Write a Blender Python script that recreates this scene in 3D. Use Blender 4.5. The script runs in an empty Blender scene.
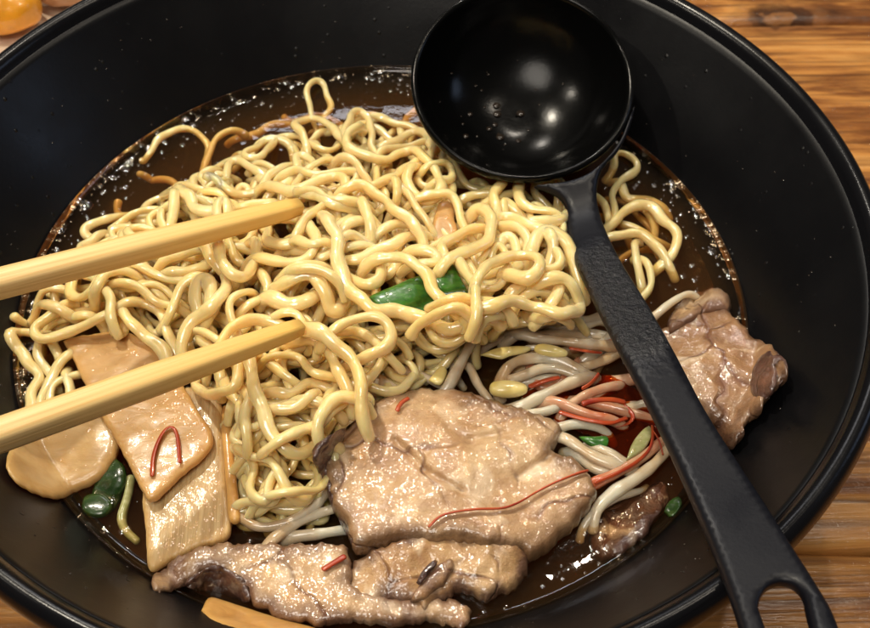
import bpy, bmesh, math, random
import numpy as np
from mathutils import Vector, Matrix, geometry
random.seed(7); rng = np.random.default_rng(7)
SC = bpy.context.scene
C = bpy.context.collection
# ------------------------------------------------------------------ camera
FPX = 1200.0
CAM = np.array([0.00328, -0.18414, 0.18674]); PITCH, YAW, ROLL = 0.87999, 0.04828, 0.01512
Fw = np.array([math.sin(YAW)*math.cos(PITCH), math.cos(YAW)*math.cos(PITCH), -math.sin(PITCH)])
r0 = np.cross(Fw, [0, 0, 1]); r0 /= np.linalg.norm(r0); u0 = np.cross(r0, Fw)
Rt = r0*math.cos(ROLL)+u0*math.sin(ROLL); Up = -r0*math.sin(ROLL)+u0*math.cos(ROLL)
cd = bpy.data.cameras.new("camera"); cam = bpy.data.objects.new("camera", cd); C.objects.link(cam)
cam.matrix_world = Matrix(((Rt[0], Up[0], -Fw[0], CAM[0]), (Rt[1], Up[1], -Fw[1], CAM[1]), (Rt[2], Up[2], -Fw[2], CAM[2]), (0, 0, 0, 1)))
cd.sensor_width = 36; cd.lens = FPX/870*36; cd.clip_start = 0.005; cd.clip_end = 20
cd.dof.use_dof = True; cd.dof.focus_distance = 0.245; cd.dof.aperture_fstop = 40
SC.camera = cam
# ------------------------------------------------------------------ light (restaurant lamps overhead, added fill and sheen lights)
world = bpy.data.worlds.new("World"); SC.world = world; world.use_nodes = True
wb = world.node_tree.nodes["Background"]; wb.inputs[0].default_value = (0.80, 0.74, 0.68, 1); wb.inputs[1].default_value = 0.085
def lamp(name, loc, size, power, col, tgt=(0, 0.0, -0.03)):
    l = bpy.data.lights.new(name, 'AREA'); l.shape = 'DISK'; l.size = size; l.energy = power; l.color = col
    o = bpy.data.objects.new(name, l); C.objects.link(o); o.location = loc
    o.rotation_euler = (Vector(tgt)-Vector(loc)).to_track_quat('-Z', 'Y').to_euler()
    return o
lamp("ceiling_or_fill_lamp", (-0.20, 0.22, 0.62), 0.036, 3.1, (1.0, 0.90, 0.73))
lamp("ceiling_or_fill_lamp", (0.14, 0.36, 0.70), 0.022, 1.0, (1.0, 0.90, 0.76))
lamp("ceiling_or_fill_lamp", (-0.08, 0.56, 0.55), 0.022, 1.0, (1.0, 0.92, 0.80))
lamp("ceiling_or_fill_lamp", (0.30, 0.10, 0.66), 0.020, 0.6, (1.0, 0.88, 0.72))
lamp("ceiling_or_fill_lamp", (-0.46, 0.05, 0.50), 0.022, 0.7, (1.0, 0.90, 0.75))
lamp("ceiling_or_fill_lamp", (-0.16, -0.34, 0.66), 0.36, 2.9, (1.0, 0.92, 0.81))  # broad soft fill light added from the camera side
lamp("cool_side_lamp", (0.70, 0.10, 0.30), 0.20, 0.22, (0.55, 0.70, 1.0))  # weak bluish light from the right
lp = lamp("sheen_lamp", (-0.045, 0.70, 0.464), 0.1, 0.42, (0.95, 0.95, 1.0), (-0.005, 0.075, -0.031)); lp.data.shape = 'RECTANGLE'; lp.data.size = .17; lp.data.size_y = .085  # unseen panel light added to give the far broth its grey sheen
SC.view_settings.view_transform = 'Standard'; SC.view_settings.look = 'None'; SC.view_settings.exposure = 0.0
SC.cycles.max_bounces = 10; SC.cycles.transparent_max_bounces = 16; SC.cycles.volume_bounces = 1
# ------------------------------------------------------------------ helpers
ZB = -0.03124                      # height of the broth (the bowl's rim is 0)
ZT = -0.075                        # table top
def W(u, v, z):
    d = Fw + Rt*((u-435)/FPX) - Up*((v-314)/FPX)
    t = (z-CAM[2])/d[2]
    return CAM + d*t
def tag(o, label=None, cat=None, group=None, kind=None):
    if label: o['label'] = label
    if cat: o['category'] = cat
    if group: o['group'] = group
    if kind: o['kind'] = kind
    return o
def empty(name, loc):
    o = bpy.data.objects.new(name, None); C.objects.link(o); o.location = loc; o.empty_display_size = .01
    return o
def mesh_obj(name, V, F, mat, parent=None, smooth=True, attrs=None, fix=False):
    V = np.asarray(V, float)
    org = np.array([V[:, 0].mean(), V[:, 1].mean(), V[:, 2].min()])
    me = bpy.data.meshes.new(name); me.from_pydata((V-org).tolist(), [], [tuple(int(i) for i in f) for f in F])
    if fix:
        bm = bmesh.new(); bm.from_mesh(me); bmesh.ops.recalc_face_normals(bm, faces=bm.faces[:]); bm.to_mesh(me); bm.free()
    me.materials.append(mat)
    if smooth: me.polygons.foreach_set("use_smooth", [True]*len(me.polygons))
    if attrs:
        for k, a in attrs.items():
            at = me.attributes.new(k, 'FLOAT', 'POINT'); at.data.foreach_set("value", np.asarray(a, dtype=np.float32))
    me.update()
    o = bpy.data.objects.new(name, me); C.objects.link(o)
    if parent is not None:
        o.parent = parent; o.location = Vector(org.tolist())-parent.location
    else: o.location = org.tolist()
    return o
PROF = [(0, -.0600), (.035, -.0595), (.055, -.0565), (.068, -.0500), (.0775, -.0410), (.0845, ZB), (.0925, -.0195), (.0995, -.0100), (.1045, -.0030), (.1060, -.0008)]
def wall_z(r): return float(np.interp(r, [p[0] for p in PROF], [p[1] for p in PROF]))
def catmull(P, step):
    P = np.asarray(P, float); n = len(P)
    Q = np.vstack([2*P[0]-P[1], P, 2*P[-1]-P[-2]]); out = []
    for i in range(n-1):
        a, b, c, d = Q[i:i+4]; L = np.linalg.norm(c-b); k = max(2, int(L/step))
        for j in range(k):
            t = j/k
            out.append(.5*((2*b)+(-a+c)*t+(2*a-5*b+4*c-d)*t*t+(-a+3*b-3*c+d)*t**3))
    out.append(P[-1]); return np.array(out)
def resample(P, step):
    d = np.r_[0, np.cumsum(np.linalg.norm(np.diff(P, axis=0), axis=1))]
    n = max(4, int(d[-1]/step)); s = np.linspace(0, d[-1], n)
    return np.array([np.interp(s, d, P[:, k]) for k in range(P.shape[1])]).T
def smooth1(z, k):
    for _ in range(k):
        zz = z.copy(); zz[1:-1] = (z[:-2]+2*z[1:-1]+z[2:])/4; z = zz
    return z
# ------------------------------------------------------------------ materials
def mat(name):
    m = bpy.data.materials.new(name); m.use_nodes = True; nt = m.node_tree
    return m, nt, nt.nodes["Principled BSDF"]
def N(nt, t, **kw):
    n = nt.nodes.new(t)
    for k, v in kw.items(): setattr(n, k, v)
    return n
def noise(nt, scale, detail=3, rough=.55, vec=None, dist=0):
    n = N(nt, 'ShaderNodeTexNoise'); n.inputs['Scale'].default_value = scale; n.inputs['Detail'].default_value = detail
    n.inputs['Roughness'].default_value = rough; n.inputs['Distortion'].default_value = dist
    nt.links.new(vec if vec else coord(nt), n.inputs['Vector']); return n.outputs['Fac']
def coord(nt, kind='Object', scale=None, rot=None):
    t = N(nt, 'ShaderNodeTexCoord').outputs[kind]
    if scale or rot:
        m = N(nt, 'ShaderNodeMapping'); nt.links.new(t, m.inputs[0])
        if scale: m.inputs['Scale'].default_value = scale
        if rot: m.inputs['Rotation'].default_value = rot
        return m.outputs[0]
    return t
def ramp(nt, fac, stops):
    r = N(nt, 'ShaderNodeValToRGB'); nt.links.new(fac, r.inputs[0]); e = r.color_ramp.elements
    while len(e) < len(stops): e.new(.5)
    for i, (p, c) in enumerate(stops):
        e[i].position = p; e[i].color = (c if len(c) == 4 else (*c, 1)) if hasattr(c, '__len__') else (c, c, c, 1)
    return r.outputs[0]
def mix(nt, fac, a, b, mode='MIX'):
    m = N(nt, 'ShaderNodeMix', data_type='RGBA', blend_type=mode)
    for inp, v in ((0, fac), (6, a), (7, b)):
        if isinstance(v, (int, float)): m.inputs[inp].default_value = v
        elif isinstance(v, tuple): m.inputs[inp].default_value = (*v, 1)
        else: nt.links.new(v, m.inputs[inp])
    return m.outputs[2]
def math_(nt, op, a, b=0.0):
    m = N(nt, 'ShaderNodeMath', operation=op)
    for i, v in enumerate((a, b)):
        if isinstance(v, (int, float)): m.inputs[i].default_value = v
        else: nt.links.new(v, m.inputs[i])
    return m.outputs[0]
def bump(nt, bs, h, strength, dist, sock='Normal', prev=None):
    b = N(nt, 'ShaderNodeBump'); b.inputs['Strength'].default_value = strength; b.inputs['Distance'].default_value = dist
    nt.links.new(h, b.inputs['Height'])
    if prev: nt.links.new(prev, b.inputs['Normal'])
    if bs: nt.links.new(b.outputs[0], bs.inputs[sock])
    return b.outputs[0]
def food(name, base, rough=.3, sss=.25, rad=(.004, .002, .001), coat=.5, coat_rough=.12, scale=.5):
    m, nt, b = mat(name)
    b.inputs['Roughness'].default_value = rough; b.inputs['Subsurface Weight'].default_value = sss
    b.inputs['Subsurface Radius'].default_value = rad; b.inputs['Subsurface Scale'].default_value = scale
    b.inputs['Coat Weight'].default_value = coat; b.inputs['Coat Roughness'].default_value = coat_rough
    if isinstance(base, tuple): b.inputs['Base Color'].default_value = (*base, 1)
    return m, nt, b
def worldpos(nt): return N(nt, 'ShaderNodeNewGeometry').outputs['Position']

# noodles
def noodle_mat(name, c1, c2, c3):
    m, nt, b = food(name, None, rough=.28, sss=.6, rad=(1.0, .55, .22), coat=1.0, coat_rough=.03, scale=.0045)
    b.inputs['Coat IOR'].default_value = 1.75
    oi = N(nt, 'ShaderNodeObjectInfo').outputs['Random']
    wp = worldpos(nt)
    f = noise(nt, 55, 3, .6, wp)
    c = mix(nt, ramp(nt, f, [(.35, 0.), (.68, 1.)]), c1, c2)
    c = mix(nt, ramp(nt, oi, [(0, .0), (1, .55)]), c, c3)
    f2 = noise(nt, 420, 2, .5, wp)
    c = mix(nt, ramp(nt, f2, [(.58, 0.), (.8, .28)]), c, (.60, .33, .09))
    nt.links.new(c, b.inputs['Base Color'])
    n1 = bump(nt, None, noise(nt, 260, 2, .5, wp), .35, .0006)
    n2 = bump(nt, b, noise(nt, 900, 3, .6, wp), .30, .00018, prev=n1)
    n3 = bump(nt, b, noise(nt, 850, 3, .6, wp), .32, .00028, sock='Coat Normal')
    return m
M_NOOD = noodle_mat("noodle_yellow", (.95, .63, .225), (.97, .745, .385), (.95, .69, .315))
M_PALE = noodle_mat("noodle_pale", (.80, .56, .22), (.86, .67, .33), (.80, .59, .28))
M_SPROUT = None
def sprout_mat():
    m, nt, b = food("bean_sprout", None, rough=.25, sss=.5, rad=(1, .75, .5), coat=.7, coat_rough=.08, scale=.004)
    wp = worldpos(nt)
    f = noise(nt, 90, 3, .6, wp)
    c = ramp(nt, f, [(.3, (.62, .40, .20)), (.5, (.74, .60, .42)), (.7, (.80, .74, .58))])
    nt.links.new(c, b.inputs['Base Color'])
    bump(nt, b, noise(nt, 500, 3, .6, wp), .35, .0004)
    b.inputs['Transmission Weight'].default_value = .12
    return m
M_SPROUT = sprout_mat()
def sprout_pink():
    m, nt, b = food("stained_sprout", None, rough=.25, sss=.4, rad=(1, .5, .35), coat=.7, coat_rough=.08, scale=.004)
    wp = worldpos(nt)
    c = ramp(nt, noise(nt, 120, 3, .6, wp), [(.3, (.52, .13, .05)), (.5, (.62, .30, .17)), (.7, (.66, .44, .28))])
    nt.links.new(c, b.inputs['Base Color']); bump(nt, b, noise(nt, 500, 3, .6, wp), .35, .0004)
    return m
M_SPINK = sprout_pink()
def seed_mat():
    m, nt, b = food("seed_head", None, rough=.3, sss=.3, rad=(1, .7, .3), coat=.6, scale=.003)
    c = ramp(nt, noise(nt, 200, 2), [(.3, (.80, .60, .17)), (.7, (.88, .76, .36))])
    nt.links.new(c, b.inputs['Base Color']); bump(nt, b, noise(nt, 300, 2), .3, .0006)
    return m
M_SEED = seed_mat()
def fatv(nt, wp):
    a = N(nt, 'ShaderNodeVectorMath', operation='ADD'); nt.links.new(wp, a.inputs[0]); a.inputs[1].default_value = (3.1, 1.7, .4); return a.outputs[0]
def pork_mat(name, c_lo, c_mid, c_hi, edge=(.15, .070, .028), fib_rot=0.4, edge_w=.0048):
    m, nt, b = food(name, None, rough=.38, sss=.12, rad=(1, .65, .45), coat=.7, coat_rough=.06, scale=.003)
    wp = worldpos(nt)
    f = noise(nt, 42, 5, .62, wp, dist=.6)
    c = ramp(nt, f, [(.30, c_lo), (.47, c_mid), (.62, c_hi), (.75, c_mid)])
    fib = coord(nt, 'Object', scale=(130, 600, 200), rot=(0, 0, fib_rot))
    ff = noise(nt, 1.0, 4, .65, fib, dist=.8)
    c = mix(nt, ramp(nt, ff, [(.48, 0.), (.78, .22)]), c, (.36, .14, .07))
    c = mix(nt, ramp(nt, noise(nt, 95, 5, .7, wp, dist=.8), [(.50, 0.), (.70, .55)]), c, c_lo)
    c = mix(nt, ramp(nt, noise(nt, 520, 4, .7, wp), [(.50, 0.), (.75, .35)]), c, (.30, .12, .06))
    # seams between the muscles
    vo = N(nt, 'ShaderNodeTexVoronoi', feature='DISTANCE_TO_EDGE'); vo.inputs['Scale'].default_value = 46
    wv = N(nt, 'ShaderNodeVectorMath', operation='ADD'); nz = N(nt, 'ShaderNodeTexNoise'); nz.inputs['Scale'].default_value = 60
    nt.links.new(wp, nz.inputs['Vector'])
    sc_ = N(nt, 'ShaderNodeVectorMath', operation='SCALE'); sc_.inputs['Scale'].default_value = .022
    nt.links.new(nz.outputs['Color'], sc_.inputs[0]); nt.links.new(wp, wv.inputs[0]); nt.links.new(sc_.outputs[0], wv.inputs[1])
    nt.links.new(wv.outputs[0], vo.inputs['Vector'])
    seam = ramp(nt, vo.outputs['Distance'], [(0.0, 1.), (.04, 0.)])
    seamw = math_(nt, 'MULTIPLY', seam, ramp(nt, noise(nt, 70, 2, .5, wp), [(.40, 0.), (.52, 1.)]))
    c = mix(nt, math_(nt, 'MULTIPLY', seamw, .8), c, (.16, .06, .035))
    c = mix(nt, ramp(nt, noise(nt, 75, 3, .5, fatv(nt, wp), dist=1.2), [(.58, 0.), (.66, .6)]), c, (.80, .62, .42))
    at = N(nt, 'ShaderNodeAttribute', attribute_name='edge').outputs['Fac']
    en = math_(nt, 'ADD', at, math_(nt, 'MULTIPLY', math_(nt, 'SUBTRACT', noise(nt, 130, 4, .6, wp), .5), .010))
    ef = ramp(nt, math_(nt, 'DIVIDE', en, edge_w), [(.0, 1.), (.85, 0.)])
    c = mix(nt, math_(nt, 'MULTIPLY', ef, .88), c, edge)
    nt.links.new(c, b.inputs['Base Color'])
    h = math_(nt, 'ADD', noise(nt, 230, 6, .74, wp), math_(nt, 'MULTIPLY', ff, .22))
    h = math_(nt, 'SUBTRACT', h, math_(nt, 'MULTIPLY', seamw, .9))
    n1 = bump(nt, b, h, .6, .0010)
    vs_ = N(nt, 'ShaderNodeTexVoronoi', feature='SMOOTH_F1'); vs_.inputs['Scale'].default_value = 1500; nt.links.new(wp, vs_.inputs['Vector'])
    bump(nt, b, math_(nt, 'ADD', noise(nt, 750, 3, .65, wp), math_(nt, 'MULTIPLY', vs_.outputs['Distance'], -1.0)), .30, .00040, sock='Coat Normal')
    b.inputs['Coat IOR'].default_value = 1.7
    return m
M_PORK = pork_mat("braised_pork", (.36, .19, .09), (.55, .345, .175), (.68, .475, .265))
M_PORK2 = pork_mat("braised_pork_lean", (.36, .185, .085), (.55, .345, .165), (.70, .49, .265), fib_rot=.1, edge=(.12, .05, .03))  # lean pork in its own tone, with its own fibre angle
M_FAT = pork_mat("pork_fat", (.30, .14, .055), (.49, .28, .115), (.64, .42, .21), edge=(.10, .045, .03), fib_rot=1.1, edge_w=.003)
M_CHUNK_SHADED = pork_mat("pork_chunk", (.17, .075, .032), (.37, .20, .09), (.50, .32, .16), edge=(.08, .035, .02), fib_rot=.9, edge_w=.004)  # darker pork copy; the shade by the handle is put into its colour
M_DARKP = pork_mat("browned_pork", (.060, .026, .018), (.12, .055, .035), (.26, .13, .08), edge=(.05, .02, .015))
def menma_mat(name, a, bcol, stripes=False, rot=0.0):
    m, nt, b = food(name, None, rough=.34, sss=.4, rad=(1, .6, .3), coat=.5, coat_rough=.09, scale=.005)
    wp = worldpos(nt)
    if stripes:
        v = coord(nt, 'Object', scale=(900, 45, 200), rot=(0, 0, rot)); f = noise(nt, 1, 3, .55, v, dist=.3)
    else:
        v = coord(nt, 'Object', scale=(120, 260, 200), rot=(0, 0, rot)); f = noise(nt, 1, 4, .6, v, dist=.6)
    c = ramp(nt, f, [(.32, a), (.66, bcol)])
    g = noise(nt, 60, 3, .6, wp); c = mix(nt, ramp(nt, g, [(.5, 0.), (.8, .35)]), c, (.55, .30, .08))
    at = N(nt, 'ShaderNodeAttribute', attribute_name='edge').outputs['Fac']
    c = mix(nt, ramp(nt, math_(nt, 'DIVIDE', at, .0022), [(0, .55), (1, 0.)]), c, (.62, .33, .09))
    nt.links.new(c, b.inputs['Base Color'])
    n1 = bump(nt, b, f, .6 if stripes else .3, .0006)
    bump(nt, b, noise(nt, 500, 3, .6, wp), .3, .0004, sock='Coat Normal')
    if stripes: b.inputs['Coat Weight'].default_value = .18; b.inputs['Roughness'].default_value = .5
    return m
M_MEN = menma_mat("bamboo_shoot", (.47, .265, .095), (.58, .36, .15))
M_MENR = menma_mat("bamboo_shoot_end", (.50, .30, .115), (.63, .42, .19), rot=.3)
M_MENS = menma_mat("bamboo_shoot_ribbed", (.38, .23, .085), (.62, .44, .21), True, rot=0.05)
M_MENB = menma_mat("bamboo_shoot_brown", (.50, .24, .06), (.66, .36, .11))
def scal_mat(name, a, bcol, dark=(.01, .05, .008)):
    m, nt, b = food(name, None, rough=.3, sss=.12, rad=(.3, 1, .2), coat=.7, coat_rough=.1, scale=.002)
    v = coord(nt, 'Object', scale=(260, 900, 400), rot=(0, 0, -.5)); f = noise(nt, 1, 3, .55, v)
    c = ramp(nt, f, [(.3, a), (.7, bcol)]); nt.links.new(c, b.inputs['Base Color'])
    bump(nt, b, noise(nt, 350, 3), .35, .0006); return m
M_SCAL = scal_mat("scallion_green", (.012, .075, .010), (.06, .22, .022))
M_SCALD = scal_mat("scallion_dark", (.010, .030, .006), (.03, .075, .012))
M_SCALP = scal_mat("scallion_inside", (.30, .30, .10), (.46, .44, .22))
def chili_mat():
    m, nt, b = food("chili_thread", None, rough=.35, sss=.1, rad=(1, .2, .1), coat=.5, scale=.002)
    c = ramp(nt, noise(nt, 150, 2, .5, worldpos(nt)), [(.3, (.30, .022, .008)), (.7, (.55, .09, .018))]); nt.links.new(c, b.inputs['Base Color']); return m
M_CHILI = chili_mat()
# chopstick wood
def chop_mat():
    m, nt, b = mat("chopstick_wood")
    v = coord(nt, 'Object', scale=(6, 420, 420)); f = noise(nt, 1, 4, .6, v, dist=.4)
    v2 = coord(nt, 'Object', scale=(16, 1100, 1100)); f2 = noise(nt, 1, 3, .7, v2, dist=.3)
    c = ramp(nt, f, [(.28, (.70, .45, .17)), (.5, (.84, .60, .27)), (.72, (.92, .74, .42))])
    c = mix(nt, ramp(nt, f2, [(.50, 0.), (.68, .5)]), c, (.50, .26, .06))
    g = N(nt, 'ShaderNodeSeparateXYZ'); nt.links.new(coord(nt, 'Object'), g.inputs[0])
    # the end that has been in the broth is stained darker
    wet = ramp(nt, math_(nt, 'ADD', math_(nt, 'MULTIPLY', g.outputs[0], -12.), math_(nt, 'MULTIPLY', noise(nt, 60, 2), .25)), [(.15, .62), (.9, 0.)])
    c = mix(nt, wet, c, (.88, .50, .06))
    nt.links.new(c, b.inputs['Base Color']); b.inputs['Roughness'].default_value = .48
    b.inputs['Subsurface Weight'].default_value = .08; b.inputs['Subsurface Scale'].default_value = .001
    bump(nt, b, math_(nt, 'ADD', f, f2), .35, .0003); return m
M_CHOP = chop_mat()
# black resin
def black_mat(name, base, rough, spk=True, wetband=False):
    m, nt, b = mat(name); b.inputs['Base Color'].default_value = (*base, 1)
    wp = worldpos(nt)
    f = noise(nt, 40, 4, .6, wp)
    r = ramp(nt, f, [(.3, rough-.07), (.7, rough+.08)]); nt.links.new(r, b.inputs['Roughness'])
    b.inputs['Specular IOR Level'].default_value = .21
    n1 = bump(nt, b, noise(nt, 900, 3, .7, wp), .12, .0002)
    if spk:
        vo = N(nt, 'ShaderNodeTexVoronoi'); vo.inputs['Scale'].default_value = 240; nt.links.new(wp, vo.inputs['Vector'])
        s = ramp(nt, vo.outputs['Distance'], [(.0, 1.), (.13, 0.)])
        s = math_(nt, 'MULTIPLY', s, ramp(nt, noise(nt, 35, 3, .6, wp), [(.5, 0.), (.62, 1.)]))
        bump(nt, b, s, .6, .0007, prev=n1)
        nt.links.new(mix(nt, math_(nt, 'MULTIPLY', s, .5), base, (.035, .033, .03)), b.inputs['Base Color'])
    return m
M_BOWL = black_mat("black_bowl", (.0035, .0035, .0042), .34)
M_LAD = black_mat("black_ladle", (.0075, .0078, .010), .40, spk=False)
M_CUP = black_mat("black_ladle_cup", (.002, .002, .002), .17, spk=False); M_CUP.node_tree.nodes["Principled BSDF"].inputs["Specular IOR Level"].default_value = .2
M_RIM = black_mat("black_bowl_rim", (.004, .004, .005), .22, spk=False)

def wet_handle():
    m, nt, b = mat("wet_ladle_neck"); return m
# ------------------------------------------------------------------ table
def wood_mat():
    m, nt, b = mat("table_wood")
    t = worldpos(nt)
    mp = N(nt, 'ShaderNodeMapping'); nt.links.new(t, mp.inputs[0]); mp.inputs['Scale'].default_value = (5, 34, 10); mp.inputs['Rotation'].default_value = (0, 0, .06)
    oi = N(nt, 'ShaderNodeObjectInfo').outputs['Random']
    off = N(nt, 'ShaderNodeVectorMath', operation='ADD'); nt.links.new(mp.outputs[0], off.inputs[0]); nt.links.new(math_(nt, 'MULTIPLY', oi, 7.), off.inputs[1])
    f = noise(nt, 1.6, 6, .62, off.outputs[0], dist=1.6)
    c = ramp(nt, f, [(.26, (.05, .016, .006)), (.42, (.28, .100, .024)), (.54, (.60, .26, .062)), (.74, (.78, .42, .13))])
    mp2 = N(nt, 'ShaderNodeMapping'); nt.links.new(t, mp2.inputs[0]); mp2.inputs['Scale'].default_value = (14, 420, 10); mp2.inputs['Rotation'].default_value = (0, 0, .06)
    g = noise(nt, 1.0, 3, .6, mp2.outputs[0], dist=.5)
    c = mix(nt, ramp(nt, g, [(.46, 0.), (.66, .75)]), c, (.08, .026, .008))
    # knot near the far right
    kx = N(nt, 'ShaderNodeMapping'); nt.links.new(t, kx.inputs[0])
    k0 = W(782, 16, ZT); kx.inputs['Location'].default_value = (-k0[0]*26, -k0[1]*52, 0); kx.inputs['Scale'].default_value = (26, 52, 0)
    kd = N(nt, 'ShaderNodeVectorMath', operation='LENGTH'); nt.links.new(kx.outputs[0], kd.inputs[0])
    kk = math_(nt, 'ADD', kd.outputs['Value'], math_(nt, 'MULTIPLY', noise(nt, 60, 3, .6, t), .8))
    rings = N(nt, 'ShaderNodeMath', operation='SINE'); nt.links.new(math_(nt, 'MULTIPLY', kk, 18.), rings.inputs[0])
    kc = mix(nt, ramp(nt, rings.outputs[0], [(.1, 0.), (.9, 1.)]), (.045, .016, .006), (.26, .11, .035))
    c = mix(nt, ramp(nt, kk, [(.55, .92), (1.35, 0.)]), c, kc)
    nt.links.new(c, b.inputs['Base Color'])
    b.inputs['Roughness'].default_value = .30; b.inputs['Coat Weight'].default_value = .5; b.inputs['Coat Roughness'].default_value = .12
    n1 = bump(nt, b, math_(nt, 'ADD', f, math_(nt, 'MULTIPLY', g, .5)), .5, .0015)
    bump(nt, b, noise(nt, 190, 4, .65, t), .8, .0016, sock='Coat Normal', prev=n1)
    return m
M_WOOD = wood_mat()
table = empty('wooden_table', (0, 0, ZT)); tag(table, 'varnished brown plank table under the black bowl, with a knot at its far right', 'table')
yg = W(800, 548, ZT)[1]
def plank(y0, y1, x0=-.42, x1=.42, slope=-.03):
    nx, ny = 40, max(3, int((y1-y0)/.01)); V = []; Fc = []
    xs = np.linspace(x0, x1, nx+1); ys = np.linspace(y0, y1, ny+1)
    e = .0035
    ys = np.unique(np.r_[y0, y0+.0007, y0+.002, y0+e, ys[1:-1], y1-e, y1-.002, y1-.0007, y1]); ny = len(ys)-1
    for y in ys:
        d = min(y-y0, y1-y); dz = -.0022*(1-min(d/e, 1))**2
        for x in xs:
            w = .0004*math.sin(x*31+y*7)+.0005*math.sin(x*67+3)*max(0, 1-d/.02)
            V.append((x, y+slope*x + (w if d < .01 else 0), ZT+dz+.00025*math.sin(x*90+y*40)*math.sin(y*120)))
    n = len(V); V += [(x, y, ZT-.03) for (x, y, z) in V]
    for j in range(ny):
        for i in range(nx):
            a = j*(nx+1)+i; Fc.append((a, a+1, a+nx+2, a+nx+1)); Fc.append((n+a, n+a+nx+1, n+a+nx+2, n+a+1))
    for i in range(nx):
        a = i; Fc.append((a, n+a, n+a+1, a+1)); a = ny*(nx+1)+i; Fc.append((a, a+1, n+a+1, n+a))
    for j in range(ny):
        a = j*(nx+1); Fc.append((a, a+nx+1, n+a+nx+1, n+a)); a += nx; Fc.append((a, n+a, n+a+nx+1, a+nx+1))
    return mesh_obj('plank', V, Fc, M_WOOD, table)
yg0 = yg+.03*W(800, 548, ZT)[0]
plank(yg0-.26, yg0-.09-.0006); plank(yg0-.09, yg0-.0006); plank(yg0, yg0+.105-.0006); plank(yg0+.105, yg0+.21-.0006); plank(yg0+.21, yg0+.42)
# ------------------------------------------------------------------ bowl
def lathe(prof, n=160, closed=False):
    V = []; Fc = []; m = len(prof)
    for k in range(n):
        a = 2*math.pi*k/n
        for (r, z) in prof: V.append((r*math.cos(a), r*math.sin(a), z))
    for k in range(n):
        k2 = (k+1) % n
        for i in range(m if closed else m-1):
            j = (i+1) % m
            Fc.append((k*m+i, k*m+j, k2*m+j, k2*m+i))
    return V, Fc
bowl = empty('ramen_bowl', (0, 0, ZT)); tag(bowl, 'large black ramen bowl with flared wall holding noodles and dark broth', 'bowl')
inner = catmull(np.array([(max(r, .0004), z) for r, z in PROF[:-1]]), .002).tolist()
outer = catmull(np.array([(.1068, -.0088), (.1042, -.016), (.097, -.030), (.088, -.044), (.074, -.058), (.055, -.0665), (.0490, -.0685), (.0478, -.0745)]), .003).tolist()
body = inner+[(.10454, -.0030), (.10462, -.0031), (.1055, -.0045), (.1062, -.0065)]+outer+[(.0455, -.0748), (.0440, -.070), (.03, -.0675), (.0004, -.067)]
V, Fc = lathe(body, 180); mesh_obj('bowl_wall', V, Fc, M_BOWL, bowl)
rimp = catmull(np.array([(.1034, -.0054), (.1042, -.0039), (.1050, -.0024), (.1057, -.0011), (.1066, -.0003), (.1077, 0), (.1089, -.0006), (.1098, -.0020), (.1101, -.0040), (.1096, -.0062), (.1082, -.0082), (.1064, -.0092), (.1048, -.0082)]), .0004).tolist()
V, Fc = lathe(rimp, 220, True); mesh_obj('rim', V, Fc, M_RIM, bowl)
# ------------------------------------------------------------------ broth: closed body of tinted liquid
def broth_mat():
    m = bpy.data.materials.new("broth"); m.use_nodes = True; nt = m.node_tree; nt.nodes.clear()
    out = N(nt, 'ShaderNodeOutputMaterial'); mx = N(nt, 'ShaderNodeMixShader')
    tr = N(nt, 'ShaderNodeBsdfTransparent'); tr.inputs[0].default_value = (.97, .90, .78, 1)
    gl = N(nt, 'ShaderNodeBsdfGlossy'); gl.inputs['Roughness'].default_value = .025; gl.inputs[0].default_value = (1, 1, 1, 1)
    fr = N(nt, 'ShaderNodeFresnel'); fr.inputs[0].default_value = 1.36
    nt.links.new(fr.outputs[0], mx.inputs[0]); nt.links.new(tr.outputs[0], mx.inputs[1]); nt.links.new(gl.outputs[0], mx.inputs[2])
    wp = worldpos(nt)
    vo = N(nt, 'ShaderNodeTexVoronoi', feature='SMOOTH_F1'); vo.inputs['Scale'].default_value = 330; nt.links.new(wp, vo.inputs['Vector'])
    cells = math_(nt, 'MULTIPLY', ramp(nt, vo.outputs['Distance'], [(.0, 1.), (.45, 0.)]), ramp(nt, noise(nt, 45, 3, .6, wp), [(.42, 0.), (.62, 1.)]))
    h = math_(nt, 'ADD', math_(nt, 'MULTIPLY', cells, .7), noise(nt, 120, 4, .6, wp))
    b = bump(nt, None, h, .16, .0004)
    nt.links.new(b, gl.inputs['Normal']); nt.links.new(b, fr.inputs['Normal'])
    nt.links.new(mx.outputs[0], out.inputs['Surface'])
    va = N(nt, 'ShaderNodeVolumeAbsorption'); va.inputs[0].default_value = (.78, .54, .22, 1); va.inputs[1].default_value = 125
    vs = N(nt, 'ShaderNodeVolumeScatter'); vs.inputs[0].default_value = (.80, .58, .34, 1); vs.inputs[1].default_value = 13
    ad = N(nt, 'ShaderNodeAddShader'); nt.links.new(va.outputs[0], ad.inputs[0]); nt.links.new(vs.outputs[0], ad.inputs[1])
    nt.links.new(ad.outputs[0], out.inputs['Volume'])
    return m
M_BROTH = broth_mat()
bp = [(.0004, ZB)]+[(r, ZB) for r in np.linspace(.004, .0820, 26)]+[(.0830, ZB+.00015), (.0840, ZB+.0006), (.0848, ZB+.0014), (.0852, ZB+.0021), (.08535, ZB+.0018), (.0842, ZB-.0006), (.0815, ZB-.0045), (.0771, -.0408), (.0675, -.0493), (.0545, -.0559), (.0345, -.0589), (.0004, -.0594)]
V, Fc = lathe(bp, 200)
bo = mesh_obj('broth', V, Fc, M_BROTH); tag(bo, 'clear dark brown soy broth pooled around the noodles in the bowl', 'broth', kind='stuff')
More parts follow.
